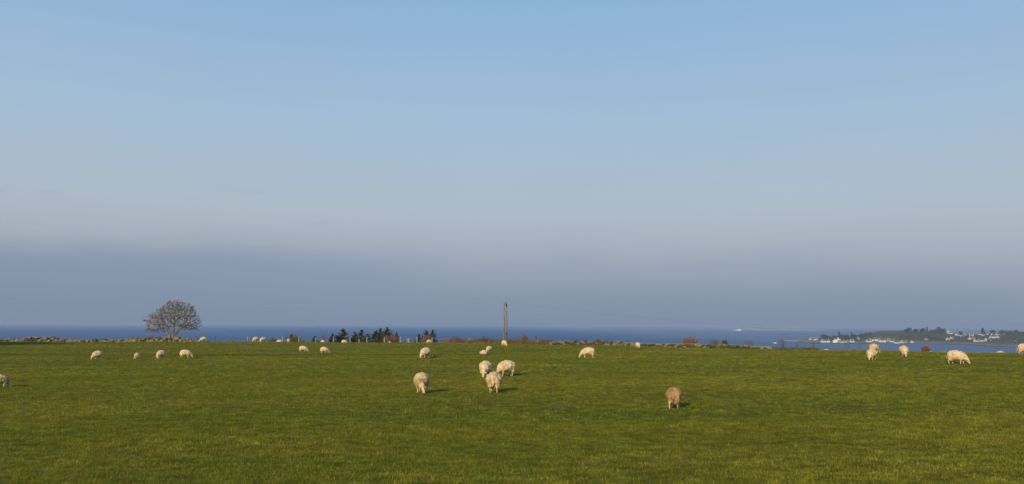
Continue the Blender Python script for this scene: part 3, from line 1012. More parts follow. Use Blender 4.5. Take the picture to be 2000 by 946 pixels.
# ------------------------------------------------------------------ the bare tree, grown by branches reaching for points in its crown
def grow_tree(W_, H_, attract, step, kill, seeds, lowcut, skew=0.0, rs=3):
    g = np.random.RandomState(rs)
    holes = [(-.16, .12, .10), (.12, .02, .10), (.55, .15, .13), (-.52, .05, .10), (-.45, .45, .08), (.30, .42, .09), (.78, -.12, .10), (-.8, .0, .09)]
    A = []
    while len(A) < attract:
        q = g.uniform(-1, 1, 3)
        r = np.linalg.norm(q)
        if r > 1 or r < 0.35 or (r < 0.6 and g.rand() < .5): continue
        x, y, z = q[0] * W_ / 2, q[1] * W_ / 2 * .85, q[2]
        zz = lowcut + (H_ - lowcut) * (max(z, -0.28) + 0.28) / 1.28
        if z < -0.28 or (zz < lowcut + .5 and abs(q[0]) < .45): continue
        if any((q[0] - a) ** 2 + (q[2] - c) ** 2 < r_ ** 2 for a, c, r_ in holes): continue
        cap = 1.0 - .30 * max(0, -q[0] - .05) - .10 * max(0, q[0] - .35)        # the wind has shaved the left side
        zz = lowcut + (zz - lowcut) * cap - (.25 if q[0] < -.5 and zz < 2.2 else 0)
        lump = 1 + 0.10 * math.sin(5 * math.atan2(q[1], q[0]) + 4 * q[2]) + .06 * math.sin(9 * q[0] + 3)
        A.append((x * lump + skew * zz / H_, y * lump, zz * (0.94 + .06 * lump)))
    A = np.array(A)
    P = []; par = []
    for sx, sy, tx, ty, h in seeds:
        n = max(2, int(h / step))
        prev = -1
        for i in range(n + 1):
            t = i / n
            P.append((sx + (tx - sx) * t ** 1.3, sy + (ty - sy) * t, h * t)); par.append(prev); prev = len(P) - 1
    P = [np.array(p) for p in P]
    alive = np.ones(len(A), bool)
    for it in range(90):
        if not alive.any(): break
        PN = np.array(P)
        idx = np.where(alive)[0]
        D = np.linalg.norm(A[idx][:, None, :] - PN[None], axis=2)
        near = D.argmin(1); dm = D.min(1)
        grow = {}
        for a, nidx in zip(idx, near):
            v = A[a] - PN[nidx]
            grow.setdefault(int(nidx), []).append(v / np.linalg.norm(v))
        for nidx, vs in grow.items():
            d = np.sum(vs, 0)
            pd = PN[nidx] - PN[par[nidx]] if par[nidx] >= 0 else np.array((0, 0, 1.0))
            pd = pd / (np.linalg.norm(pd) + 1e-9)
            d = d / (np.linalg.norm(d) + 1e-9) + pd * .35 + g.uniform(-.32, .32, 3)
            d /= np.linalg.norm(d) + 1e-9
            P.append(PN[nidx] + d * step); par.append(nidx)
        PN = np.array(P)
        D = np.linalg.norm(A[idx][:, None, :] - PN[None], axis=2).min(1)
        alive[idx[D < kill]] = False
        if len(P) > 14000: break
    n = len(P)
    rad = np.full(n, 0.0)
    kids = [[] for _ in range(n)]
    for i, p in enumerate(par):
        if p >= 0: kids[p].append(i)
    for i in range(n - 1, -1, -1):
        rad[i] = 0.0150 if not kids[i] else sum(rad[k] ** 2.42 for k in kids[i]) ** (1 / 2.42)
    return P, par, kids, rad, g


def bare_tree(base, W_, H_, label, **kw):
    P, par, kids, rad, g = grow_tree(W_, H_, **kw)
    root = link('bare_tree', None, loc=base)
    tag(root, label, 'tree')
    tk, tw = MB(), MB()
    comp, lbs = {}, {}
    for i, p in enumerate(par):
        if p < 0: continue
        r0, r1 = min(rad[p], rad[i] * 1.6, .20), min(rad[i], .19)
        if r1 > .075: tk.tube([P[p], P[i]], [r0, r1], 7, False)
        elif r1 > .030:
            comp[i] = comp.get(p, i)
            lbs.setdefault(comp[i], MB()).tube([P[p], P[i]], [r0, r1], 4, False)
        else: tw.tube([P[p], P[i]], [r0, r1], 3, False)
        if not kids[i] or g.rand() < .35:
            d = np.array(P[i]) - np.array(P[p]); d /= np.linalg.norm(d) + 1e-9
            for _ in range(4):
                e = d + g.uniform(-.8, .8, 3) + np.array((0, 0, .15)); e /= np.linalg.norm(e)
                m_ = np.array(P[i]) + e * .16; e2 = m_ + (e + g.uniform(-.3, .3, 3)) * .16
                tw.tube([P[i], m_, e2], [.013, .010, .005], 3, False)
    tk.build('trunk', M['bark'], root, True)
    for lb in lbs.values(): lb.build('limb', M['bark'], root, True)
    t_ = tw.build('twigs', M['twig'], root, False)
    t_['kind'] = 'stuff'
    return root


qt = crest(337, 2.6)
Ht = at(337, 586, qt.y).z - qt.z
Wt = 101 / FPX * qt.y
seeds = [(-.34, 0, -1.0, .2, 1.5), (-.20, .2, -.45, -.4, 1.8), (-.05, -.1, .0, .5, 2.0), (.10, .15, .35, -.3, 1.9), (.26, -.1, .95, .3, 1.6), (.20, .25, .6, .6, 1.8)]
bare_tree(Vector((qt.x, qt.y, qt.z + .35)), Wt, Ht - .35, 'wide bare winter tree with several leaning stems on the stone wall',
          attract=3000, step=.16, kill=.25, seeds=seeds, lowcut=1.5, skew=.15, rs=5)

# ------------------------------------------------------------------ conifers, thickets and saplings beyond the fence
def conifer(px, ytop, wpx, D, label, lean=.25, rough=1.0):
    base = on(px, D)
    H = at(px, ytop, D).z - base.z
    Wd = wpx / FPX * D
    root = link('conifer', None, loc=base)
    tag(root, label, 'conifer', 'wind-bent conifers beyond the fence')
    tk = MB()
    tk.tube([(0, 0, -.2), (lean * .2, 0, H * .5), (lean * .6, 0, H * .96)], [.13, .08, .012], 6)
    tk.build('trunk', M['bark'], root, True)
    cr = MB(); brs = MB()
    nb = int(46 + H * 15)
    for i in range(nb):
        z = H * (0.12 + .86 * (i / nb) ** 1.25)
        k = 1 - z / H
        ln = Wd * .5 * (k ** 1.05) * rnd.uniform(.5, 1.2) + .05
        a = rnd.uniform(0, 6.283)
        ax = math.cos(a); windy = 1.25 if ax > 0 else .8
        x0 = lean * (z / H) ** 1.6 * .6
        tip = Vector((x0 + ax * ln * windy, math.sin(a) * ln, z + ln * rnd.uniform(.15, .55)))
        st = Vector((x0, 0, z))
        brs.tube([st, tip], [.02, .006], 3, False)
        m_ = max(6, int(ln * 26))
        for j in range(m_):
            t = rnd.uniform(.12, 1.0)
            p = st.lerp(tip, t) + Vector((rnd.uniform(-.08, .08), rnd.uniform(-.08, .08), rnd.uniform(-.05, .10)))
            d = ((tip - st).normalized() + Vector((rnd.uniform(-.6, .6), rnd.uniform(-.6, .6), rnd.uniform(-.2, .7)))).normalized() * rnd.uniform(.10, .22)
            w = d.orthogonal().normalized() * rnd.uniform(.035, .075)
            cr.add([p - d * .4, p + w, p + d, p - w], [(0, 1, 2, 3)])
            cr.add([p - d * .3, p + w.cross(d.normalized()), p + d * .9, p - w.cross(d.normalized())], [(0, 1, 2, 3)])
    brs.build('branches', M['bark'], root)
    c_ = cr.build('crown', M['needle'], root)
    return root


CON = [(567, 653.5, 18, 143, 'dark shrubby conifer inside the grey thicket at the fence'),
       (612, 657, 10, 140, 'knee-high conifer between the grey thicket and the thin bare shrub'),
       (648, 651.5, 10, 141, 'small slender conifer just left of the tallest left-hand conifer'),
       (667, 642, 25, 143, 'tall pyramid-shaped conifer at the left end of the dark group'),
       (689, 649, 18, 146, 'low conifer bending right, second large one in the dark group'),
       (703, 644.5, 16, 142, 'conifer with a single raised tip leaning right'),
       (716, 652, 16, 146, 'low conifer filling the gap in the middle of the dark group'),
       (730, 645.5, 18, 141, 'bushy conifer left of the two-tipped centre'),
       (741, 641, 20, 144, 'broad conifer with ragged tip right of the bushy one'),
       (754, 638.5, 22, 142, 'tallest spiky conifer above the russet bramble mound'),
       (772, 650, 12, 146, 'small conifer tip poking over the russet bramble mound'),
       (816, 653, 13, 143, 'low dark conifer at the left of the right-hand clump'),
       (829, 645, 18, 142, 'left of the two pointed conifers in the right-hand clump'),
       (841, 644.5, 16, 145, 'right of the two pointed conifers in the right-hand clump')]
for px, yt, wp, D, lab in CON:
    conifer(px, yt, wp * 3.0, D, lab, lean=rnd.uniform(.2, .7))


def twiggy(name, px, ytop, wpx, D, label, cat, mats, n, spread=1.0, group=None, r0=.016, leaf=None):
    """bush of many rising stems that fork into twigs"""
    base = on(px, D)
    H = at(px, ytop, D).z - base.z
    Wd = wpx / FPX * D
    root = link(name, None, loc=base)
    tag(root, label, cat, group)
    st, tw = MB(), MB()
    for _ in range(n):
        a = rnd.uniform(0, 6.283)
        rr_ = Wd * .5 * math.sqrt(rnd.random())
        k = rr_ / (Wd * .5 + 1e-6)
        h = H * (1 - .35 * k * k) * rnd.uniform(.72, 1.02)
        b0 = Vector((math.cos(a) * rr_ * .35, math.sin(a) * rr_ * .35, -.1))
        tp = Vector((math.cos(a) * rr_ * spread, math.sin(a) * rr_ * spread, h))
        md = b0.lerp(tp, .5) + Vector((rnd.uniform(-.1, .1), rnd.uniform(-.1, .1), h * .08))
        st.tube([b0, md, tp], [r0 * 1.5, r0, r0 * .35], 4, False)
        for _ in range(7):
            t = rnd.uniform(.3, .95)
            p = b0.lerp(md, t * 2) if t < .5 else md.lerp(tp, t * 2 - 1)
            d = Vector((rnd.uniform(-.6, .6), rnd.uniform(-.6, .6), rnd.uniform(.3, 1))).normalized() * H * rnd.uniform(.08, .22)
            tw.tube([p, p + d], [r0 * .6, r0 * .25], 3, False)
    st.build('stems', mats[0], root)
    t_ = tw.build('twigs', mats[1], root); t_['kind'] = 'stuff'
    if leaf:
        lm, ln_, ls = leaf
        mb = MB(); leafy(mb, (0, 0, H * .42), (Wd * .46, Wd * .4, H * .46), ln_, ls)
        mb.build('leaves', lm, root)
    return root


TR, TG, TB = (M['twig_red'], M['twig_red']), (M['twig_grey'], M['twig_grey']), (M['twig'], M['twig'])
twiggy('thicket', 575, 652, 34, 138, 'grey-brown leafless thicket behind the fence left of the conifers', 'thicket', TB, 170, leaf=(M['leaf_olive'], 1100, .10))
twiggy('bramble_mound', 535, 660, 22, 134, 'low faded pink-brown bramble mound left of the grey thicket', 'brambles', TR, 160, r0=.02, leaf=(M['bracken'], 900, .08))
twiggy('bare_shrub', 632, 648.5, 15, 137, 'thin see-through bare shrub between thicket and conifers', 'shrub', TR, 34, r0=.011)
twiggy('bramble_mound', 765, 654.5, 36, 134, 'rounded russet bramble mound in front of the tallest conifer', 'brambles', TR, 190, r0=.02, leaf=(M['bracken'], 1100, .08))
twiggy('bramble_mound', 835, 653, 26, 134, 'russet bramble mound in front of the right-hand conifers', 'brambles', TR, 150, r0=.02, leaf=(M['bracken'], 800, .08))
twiggy('bare_shrub', 945, 652.5, 15, 124, 'faint grey bare shrub left of the utility pole', 'shrub', TG, 34, r0=.013)
twiggy('rust_shrub', 1024, 651.5, 18, 118, 'rust-coloured twiggy shrub right of the utility pole', 'shrub', TR, 70, spread=1.2, r0=.017, leaf=(M['bracken'], 420, .07))
twiggy('sapling', 1048, 645.5, 8, 120, 'tall thin grey sapling right of the rust-coloured shrub', 'sapling', TG, 13, r0=.017)
twiggy('sapling', 1155, 655.5, 11, 118, 'pair of grey twigs rising over the stone bank right of centre', 'sapling', TG, 13, r0=.015)
twiggy('sapling', 1227, 658, 9, 116, 'faint low twigs above the stone bank near the facing white sheep', 'sapling', TG, 12, r0=.014)
twiggy('willow_bush', 1347, 651.5, 31, 97, 'reddish willow bush standing behind the stone bank', 'bush', TR, 120, spread=1.15, r0=.014)
twiggy('bare_shrub', 1396, 657.5, 19, 96, 'grey leafless shrub right of the reddish willow bush', 'shrub', TG, 52, spread=1.15, r0=.013)
twiggy('dark_bush', 1415, 660.5, 17, 93, 'small dark olive bush beside the grey leafless shrub', 'bush', TG, 50, r0=.013, leaf=(M['leaf_olive'], 1100, .07))
twiggy('sapling', 1460, 659, 20, 92, 'sparse low twigs on the bank right of the dark olive bush', 'sapling', TG, 24, spread=1.2, r0=.011)
twiggy('bare_shrub', 1528, 655, 22, 88, 'faint wide shrub of thin twigs in front of the jetty', 'shrub', TG, 20, r0=.008)
twiggy('sapling', 1557, 665, 8, 86, 'short thin twigs between the jetty shrub and the forked sapling', 'sapling', TG, 9, r0=.009)
twiggy('sapling', 1587, 656, 11, 86, 'forked thin sapling against the near end of the headland', 'sapling', (M['twig_red'], M['twig_grey']), 8, r0=.009)
twiggy('sapling', 1653, 655, 15, 84, 'thin twigs rising in front of the white gabled houses', 'sapling', (M['twig_grey'], M['twig_red']), 7, r0=.008)
twiggy('sapling', 1675, 657, 20, 83, 'pale leaning twigs right of the white gabled houses', 'sapling', (M['twig_grey'], M['twig_grey']), 5, r0=.007)
twiggy('russet_bush', 1806, 674.5, 20, 80, 'dark russet bush on the crest in front of the inlet', 'bush', TR, 110, r0=.013, leaf=(M['bracken'], 420, .05))
# dead bracken draped over the wall left of the tree
qb = crest(278, 2.0)
mb = MB()
for i in range(900):
    px = rnd.uniform(254, 302)
    q = crest(px, rnd.uniform(1.2, 2.6))
    c = Vector((q.x - qb.x, q.y - qb.y, q.z - qb.z + rnd.uniform(.45, .82) * (0.75 + .25 * (px - 254) / 48)))
    a = Vector((rnd.uniform(-1, 1), rnd.uniform(-.4, .4), rnd.uniform(-.25, .3))).normalized() * rnd.uniform(.08, .2)
    b_ = a.orthogonal().normalized() * rnd.uniform(.02, .04)
    mb.add([c - a, c + b_, c + a, c - b_], [(0, 1, 2, 3)])
o = mb.build('bracken_patch', M['twig_red'], loc=qb)
tag(o, 'dark red-brown dead bracken lying over the wall left of the bare tree', 'bracken', kind='stuff')

# broad evergreen just out of frame at left whose shade falls over the wall's left end
for cx, cy, rr_, lab in ((-71.8, 91.5, 5.4, 'large evergreen beyond the left side, shading the end of the wall'),
                         (-78.5, 96.5, 4.8, 'second evergreen beyond the left side, nearer the wall')):
    root = link('evergreen_tree', None, loc=(cx, cy, G(cx, cy)))
    tag(root, lab, 'tree')
    tk = MB(); tk.tube([(0, 0, -.3), (.1, 0, 2), (0, 0, 5)], [.3, .22, .06], 8); tk.build('trunk', M['bark'], root, True)
    cr = MB(); leafy(cr, (0, 0, 5.4), (rr_, rr_, 4.9), 30000, .25); cr.build('crown', M['needle'], root)

# ------------------------------------------------------------------ headland across the inlet
SHPX = [1546, 1575, 1600, 1640, 1700, 1760, 1830, 1885, 1910, 1945, 1985, 2030, 2100]
SHPY = [667.5, 670.5, 672.0, 672.2, 671.8, 672.3, 672.6, 673.6, 675.5, 677.2, 678.8, 680.5, 682.5]
sh = [onsea(a, b) for a, b in zip(SHPX, SHPY)]
SHU = [p.x / p.y for p in sh]; SHY = [p.y for p in sh]      # shore distance by bearing from the field
RDPX = [1540, 1575, 1600, 1625, 1650, 1680, 1700, 1715, 1740, 1770, 1800, 1850, 1880, 1920, 1960, 2000, 2060, 2120]
RDPY = [665.5, 662.5, 661.0, 659.0, 657.0, 654.0, 650.0, 647.0, 645.8, 646.8, 647.5, 651.0, 652.5, 651.5, 651.0, 650.0, 649.0, 649.0]
RD = 1620.0
rp = [at(a, b, RD) for a, b in zip(RDPX, RDPY)]
RX = [p.x / RD for p in rp]; RZ = [p.z for p in rp]


def land(x, y):
    """height of the headland"""
    x = np.asarray(x, float); y = np.asarray(y, float)
    u = x / np.maximum(y, 1)
    sy = np.interp(u, SHU, SHY)
    zr = np.interp(u, RX, RZ)
    t = np.clip((y - sy) / np.maximum(RD - sy, 60), -1, 1.6)
    s = np.where(t < 0, t * 30, np.where(t < 1, 0.7 + (zr - .7) * (np.clip(t, 0, 1) ** .85), zr - (t - 1) * 18))
    s = s + np.where(t > 0, 0.35 * np.sin(x * .045 + 2 * np.sin(y * .02)) * np.sin(y * .06) * np.clip(t * 4, 0, 1), 0)
    endf = np.clip((u - SHU[0]) / 0.012, 0, 1)
    s = s * endf - (1 - endf) * 3
    return np.maximum(s, -3.0)


xs = np.arange(420, 1250, 6.0)
ys = np.arange(1000, 1900, 6.0)
X, Y = np.meshgrid(xs, ys)
Z = land(X, Y)
nx, ny = len(xs), len(ys)
idx = np.arange(nx * ny).reshape(ny, nx)
F = np.stack([idx[:-1, :-1], idx[:-1, 1:], idx[1:, 1:], idx[1:, :-1]], -1).reshape(-1, 4)
m, nt, b = mat_new('headland_ground')
g = nd(nt, 'ShaderNodeNewGeometry')
n = nd(nt, 'ShaderNodeTexNoise'); n.inputs['Scale'].default_value = 0.013; n.inputs['Detail'].default_value = 6
nt.links.new(g.outputs['Position'], n.inputs['Vector'])
r = ramp(nt, [(0.35, (0.07, 0.06, 0.045, 1)), (0.5, (0.10, 0.10, 0.05, 1)), (0.62, (0.11, 0.12, 0.05, 1)), (0.75, (0.18, 0.15, 0.11, 1))])
nt.links.new(n.outputs[0], r.inputs[0])
sp = nd(nt, 'ShaderNodeSeparateXYZ'); nt.links.new(g.outputs['Position'], sp.inputs[0])
n3 = nd(nt, 'ShaderNodeTexNoise'); n3.inputs['Scale'].default_value = 0.06; n3.inputs['Detail'].default_value = 6
nt.links.new(g.outputs['Position'], n3.inputs['Vector'])
zz = mathn(nt, 'MULTIPLY_ADD', n3.outputs[0], 3.0, sp.outputs[2])
shr = ramp(nt, [(0.0, (0.035, 0.035, 0.03, 1)), (0.30, (0.06, 0.055, 0.045, 1)), (0.36, (0.24, 0.20, 0.17, 1)), (0.5, (0.20, 0.17, 0.14, 1)), (0.62, (0.16, 0.14, 0.11, 1))])
zs = mathn(nt, 'MULTIPLY', zz, 0.14)
nt.links.new(zs, shr.inputs[0])
fk = mathn(nt, 'MULTIPLY_ADD', zz, 0.6, -2.4, clamp=True)
mx = nd(nt, 'ShaderNodeMix', data_type='RGBA')
nt.links.new(fk, mx.inputs[0]); nt.links.new(shr.outputs[0], mx.inputs[6]); nt.links.new(r.outputs[0], mx.inputs[7])
nt.links.new(mx.outputs[2], b.inputs['Base Color'])
b.inputs['Roughness'].default_value = 1.0; b.inputs['Specular IOR Level'].default_value = 0.05
me = fast_mesh('headland', np.stack([X, Y, Z], -1).reshape(-1, 3), F, m, True)
tag(link('headland', me), 'low headland of fields and shore across the inlet', kind='structure')


def hitland(px, py):
    d = ray(px, py)
    Yv = 1000.0
    while Yv < 1800:
        k = Yv / d.y
        if CAMZ + d.z * k <= float(land(d.x * k, Yv)): break
        Yv += 4
    k = Yv / d.y
    if Yv >= 1800: Yv = RD - 10; k = Yv / d.y
    return Vector((d.x * k, Yv, float(land(d.x * k, Yv))))


# houses
def house(px, py, w, h, d, rz, label, wall='white_wall', roof='slate', chim=True, group='white houses on the headland'):
    p = hitland(px, py)
    root = link('house', None, loc=(p.x, p.y, p.z - .3))
    root.rotation_euler = (0, 0, rz)
    tag(root, label, 'house', group)
    eh = h * .62
    mb = MB()
    mb.add([(-w / 2, -d / 2, 0), (w / 2, -d / 2, 0), (w / 2, d / 2, 0), (-w / 2, d / 2, 0),
            (-w / 2, -d / 2, eh), (w / 2, -d / 2, eh), (w / 2, d / 2, eh), (-w / 2, d / 2, eh), (-w / 2, 0, h - .12), (w / 2, 0, h - .12)],
           [(0, 1, 5, 4), (2, 3, 7, 6), (1, 2, 6, 9, 5), (3, 0, 4, 8, 7)])
    mb.build('wall', M[wall], root)
    mb = MB(); o_ = .35
    sl_ = (h - eh) / (d / 2)
    for s in (-1, 1):
        y0, z0 = s * (d / 2 + o_), eh - sl_ * o_ + .02
        a = [(-w / 2 - o_, y0, z0), (w / 2 + o_, y0, z0), (w / 2 + o_, 0, h), (-w / 2 - o_, 0, h)]
        bq = [(x_, y_, z_ + .16) for x_, y_, z_ in a]
        mb.add(a + bq, [(0, 3, 2, 1), (4, 5, 6, 7), (0, 1, 5, 4), (1, 2, 6, 5), (3, 0, 4, 7)])
    rf = mb.build('roof', M[roof], root)
    if chim:
        for s in (-1, 1):
            mb = MB(); mb.box((s * (w / 2 - .6), 0, h + .45), (.9, .7, 1.3)); mb.build('chimney', M[wall], rf)
    nw = max(2, int(w / 3.2))
    for fl_ in range(2 if eh > 4.4 else 1):
        for i in range(nw):
            x_ = (i + .5) / nw * w - w / 2
            if fl_ == 0 and i == nw // 2:
                mb = MB(); mb.box((x_, -d / 2 - .02, 1.05), (1.0, .08, 2.1)); mb.build('door', M['pane'], root)
            else:
                mb = MB(); mb.box((x_, -d / 2 - .02, 1.6 + fl_ * 2.6), (1.1, .08, 1.2)); mb.build('window', M['pane'], root)
    return root


HOUSES = [
    (1583.5, 664.5, 4.5, 3.4, 5, .4, 'small white house, leftmost on the spit'),
    (1588.5, 664.6, 4.5, 3.0, 5, 0, 'low pale cottage between the two leftmost white houses on the spit'),
    (1593, 664.8, 6.5, 4.0, 5, -.3, 'brighter white house third from the left on the spit'),
    (1612, 669.3, 13, 4.6, 8, .15, 'wide white house standing alone by the water left of the gabled houses'),
    (1631, 669.5, 7, 5.5, 7, 1.2, 'white house at the left end of the gabled shoreline row'),
    (1636.5, 668.2, 6, 6.4, 8, 1.5, 'tall gable-fronted white house in the shoreline row'),
    (1644, 669.6, 10, 4.2, 7, .1, 'long pale house right of the tall gable in the shoreline row'),
    (1652, 669.4, 7.5, 3.8, 7, -.2, 'low cream house at the right end of the gabled shoreline row'),
    (1664, 669.0, 6.0, 4.2, 6, .1, 'white cottage alone between the gabled row and the long white terrace'),
    (1675.5, 663.8, 4.2, 4.2, 5, 1.3, 'small pale house up the slope under the trees'),
    (1697, 668.6, 8.5, 3.6, 7, .1, 'white house at the lower left end of the long white terrace'),
    (1704, 666.3, 9.5, 4.0, 7, -.15, 'white house at the upper left of the long white terrace'),
    (1714.5, 666.5, 9, 4.6, 7, -.3, 'brightest white house where the terrace bends downhill'),
    (1723, 668.2, 12, 4.2, 8, -.35, 'long white building at the right end of the terrace'),
    (1735.5, 666.8, 4.2, 3.4, 5, 0, 'little white house right of the terrace, upper one'),
    (1742, 668.2, 7, 3.4, 6, 0, 'white house right of the terrace under the little one'),
    (1751, 671.0, 7.5, 3.4, 6, 0, 'low white house right at the waterline in the middle of the headland'),
    (1762, 670.4, 5.5, 3.6, 6, .8, 'pale gabled cottage near the water right of the low white house'),
    (1769, 670.2, 5, 3.4, 6, -.6, 'dim pinkish cottage second right of the low white house'),
    (1781, 670.0, 4.8, 3.6, 5, 1.1, 'single pale gabled cottage by the shore above the russet bush'),
    (1809, 664.2, 5.0, 3.2, 5, 0, 'small pale house alone in front of the dark wood'),
    (1851, 651.8, 6.5, 5.2, 6, 1.3, 'white gabled house highest up, right beside the dark wood'),
    (1856.5, 652.6, 7.5, 3.4, 6, .1, 'long low white house joined to the right of the highest gabled house'),
    (1869.5, 656.0, 6.5, 4.0, 6, .3, 'white house on the ridge right of the highest gabled house'),
    (1880, 657.6, 7.5, 3.2, 6, .5, 'pale house at the left end of the curved upper row'),
    (1888, 656.2, 10, 3.6, 7, .1, 'long white house in the middle of the curved upper row'),
    (1897, 656.6, 8.5, 4.4, 7, -.3, 'bright white house at the right end of the curved upper row'),
    (1851, 665.3, 5.5, 4.2, 6, 1.0, 'grey-white gabled house low down on the left of the village'),
    (1860, 662.6, 8.5, 3.8, 6, .5, 'pale house climbing the slope low on the left of the village'),
    (1894, 664.0, 5.5, 4.2, 6, 1.2, 'dim grey gabled house in the centre of the village'),
    (1902, 662.8, 5.0, 3.4, 5, .2, 'dim low house right of the grey gabled one in the village centre'),
    (1908, 668.0, 8.5, 3.4, 6, .2, 'white house at the left end of the lowest village row'),
    (1917, 667.2, 9.5, 3.0, 6, 0, 'low white house in the middle of the lowest village row'),
    (1928.5, 666.5, 8.0, 4.0, 7, .4, 'bright white house at the right end of the lowest village row'),
    (1912, 654.6, 9.5, 3.8, 7, .1, 'dull white house left of the dark conical tree'),
    (1922, 656.2, 8.5, 3.2, 6, .4, 'pale house just below the dark conical tree'),
    (1933, 654.2, 12, 3.2, 7, 0, 'long white house right of the dark conical tree'),
    (1942, 661.3, 13, 5.0, 9, -.05, 'largest white building of the village, standing low at right'),
    (1948, 655.0, 5.5, 3.4, 6, .3, 'small pale house on the skyline above the largest white building'),
    (1957, 653.6, 8.0, 2.6, 6, -.2, 'dim pale house half sunk in the trees at the right of the village'),
]
for i, (px, py, w, h, d, rz, lab) in enumerate(HOUSES):
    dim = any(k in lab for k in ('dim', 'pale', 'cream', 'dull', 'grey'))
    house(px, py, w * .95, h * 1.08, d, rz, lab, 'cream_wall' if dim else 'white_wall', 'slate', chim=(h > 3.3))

# trees of the headland
CROWNS = []
for i in range(6):
    mb = MB()
    for j in range(5):
        leafy(mb, (rnd.uniform(-.25, .25), rnd.uniform(-.25, .25), .52 + rnd.uniform(-.16, .22)), (rnd.uniform(.26, .4),) * 2 + (rnd.uniform(.22, .36),), 130, .07)
    CROWNS.append(mb.mesh('crown', M['far_leaf']))
for i in range(2):
    mb = MB()
    for j in range(620):
        z = rnd.random() ** 1.2
        a = rnd.uniform(0, 6.28); r_ = (1 - z) * .42 * math.sqrt(rnd.random()) + .03
        p = Vector((math.cos(a) * r_, math.sin(a) * r_, .1 + z * .9))
        d = Vector((math.cos(a), math.sin(a), .3)) * .07; w = Vector((-math.sin(a), math.cos(a), .2)) * .035
        mb.add([p - d, p + w, p + d, p - w], [(0, 1, 2, 3)])
    CROWNS.append(mb.mesh('crown', M['far_dark']))
tk = MB(); tk.tube([(0, 0, -.15), (0, 0, .5), (.02, 0, .8)], [.035, .025, .01], 5)
TRK = tk.mesh('trunk', M['bark'])


def far_tree(px, ybase, ytop, wpx, var, label, group='trees on the headland'):
    p = hitland(px, ybase)
    H = (ybase - ytop) / FPX * p.y + 1.0
    Wd = wpx / FPX * p.y
    root = link('headland_tree', None, loc=(p.x, p.y, p.z - .5))
    root.scale = (Wd, Wd, H * 1.08)
    root.rotation_euler = (0, 0, rnd.uniform(0, 6.28))
    if label: tag(root, label, 'tree', group)
    link('trunk', TRK, root)
    link('crown', CROWNS[var], root)
    return root


NAMED = [(1614, 663, 654.5, 20, 0, 'broad rounded tree at the left end of the headland wood'), (1629, 663, 656.5, 12, 1, 'low rounded tree second from the left in the headland wood'),
         (1639.5, 664, 650.0, 10, 6, 'pointed dark tree standing above the white gabled houses'), (1648, 664, 655, 14, 2, 'rounded tree right of the pointed dark tree'),
         (1656, 665, 654.5, 13, 3, 'dense rounded tree behind the thin twigs'), (1664, 663, 650.5, 9, 7, 'second pointed tree behind the lone white cottage'),
         (1672, 662, 654, 16, 4, 'rounded tree above the small pale house on the slope'), (1680, 661, 651, 12, 5, 'tree on the rising ridge left of the green hill'),
         (1688, 660, 651.5, 14, 0, 'wide tree where the green hill begins'), (1697, 658, 650.0, 11, 1, 'last tree before the open green hill'),
         (1773, 652, 641.5, 20, 2, 'domed tree at the left end of the dark wood'), (1787, 653, 643.5, 16, 3, 'middle-height tree right of the domed one in the dark wood'),
         (1801, 654, 641.0, 14, 4, 'ragged tree with a raised shoulder in the dark wood'), (1811, 653, 640.5, 9, 6, 'narrow pointed tree in the middle of the dark wood'),
         (1820, 655, 643.5, 14, 5, 'lower tree right of the narrow pointed one in the dark wood'), (1830, 655, 641.0, 18, 0, 'tall broad tree right of centre in the dark wood'),
         (1842, 656, 643.0, 16, 1, 'tree at the right end of the dark wood beside the highest house'), (1875, 655, 648.5, 10, 2, 'small tree behind the ridge houses left of the conical tree'),
         (1920, 654, 642.5, 14, 7, 'dark conical tree rising above the village'), (1938, 652, 646, 14, 3, 'rounded tree on the skyline right of the conical tree'),
         (1958, 653, 645.8, 17, 4, 'broad tree on the skyline above the half-sunk house'), (1974, 655, 645.2, 18, 5, 'tallest broad tree near the right edge of the headland'),
         (1988, 655, 645.8, 13, 0, 'tree by the gap near the right edge of the headland'), (2001, 656, 648.0, 16, 1, 'lower tree at the very right edge of the headland')]
for a in NAMED: far_tree(*a)
# woodland filling the slope between them
WD = link('woodland', None)


def wood(name, n, rects, label):
    mb = MB()
    for _ in range(n):
        x0, y0, x1, y1, hpx = rnd.choice(rects)
        p = hitland(rnd.uniform(x0, x1), rnd.uniform(y0, y1))
        h = hpx / FPX * p.y * rnd.uniform(.7, 1.2)
        leafy(mb, (p.x, p.y, p.z + h * .5), (h * .62, h * .62, h * .55), 60, .8)
    o = mb.build(name, M['far_leaf'])
    tag(o, label, 'woodland', kind='stuff')


bpy.data.objects.remove(WD)
wood('woodland', 130, [(1755, 652, 1848, 664, 8)] * 3, 'dark wood covering the middle of the headland slope')
wood('woodland', 90, [(1955, 655, 2030, 668, 7)], 'dark scrubby wood on the right end of the headland')
wood('hedgerows', 170, [(1600, 660, 1700, 665, 4), (1848, 654, 1950, 668, 3.2), (1862, 656, 1950, 669, 2.6)], 'hedges and garden shrubs among the headland houses')

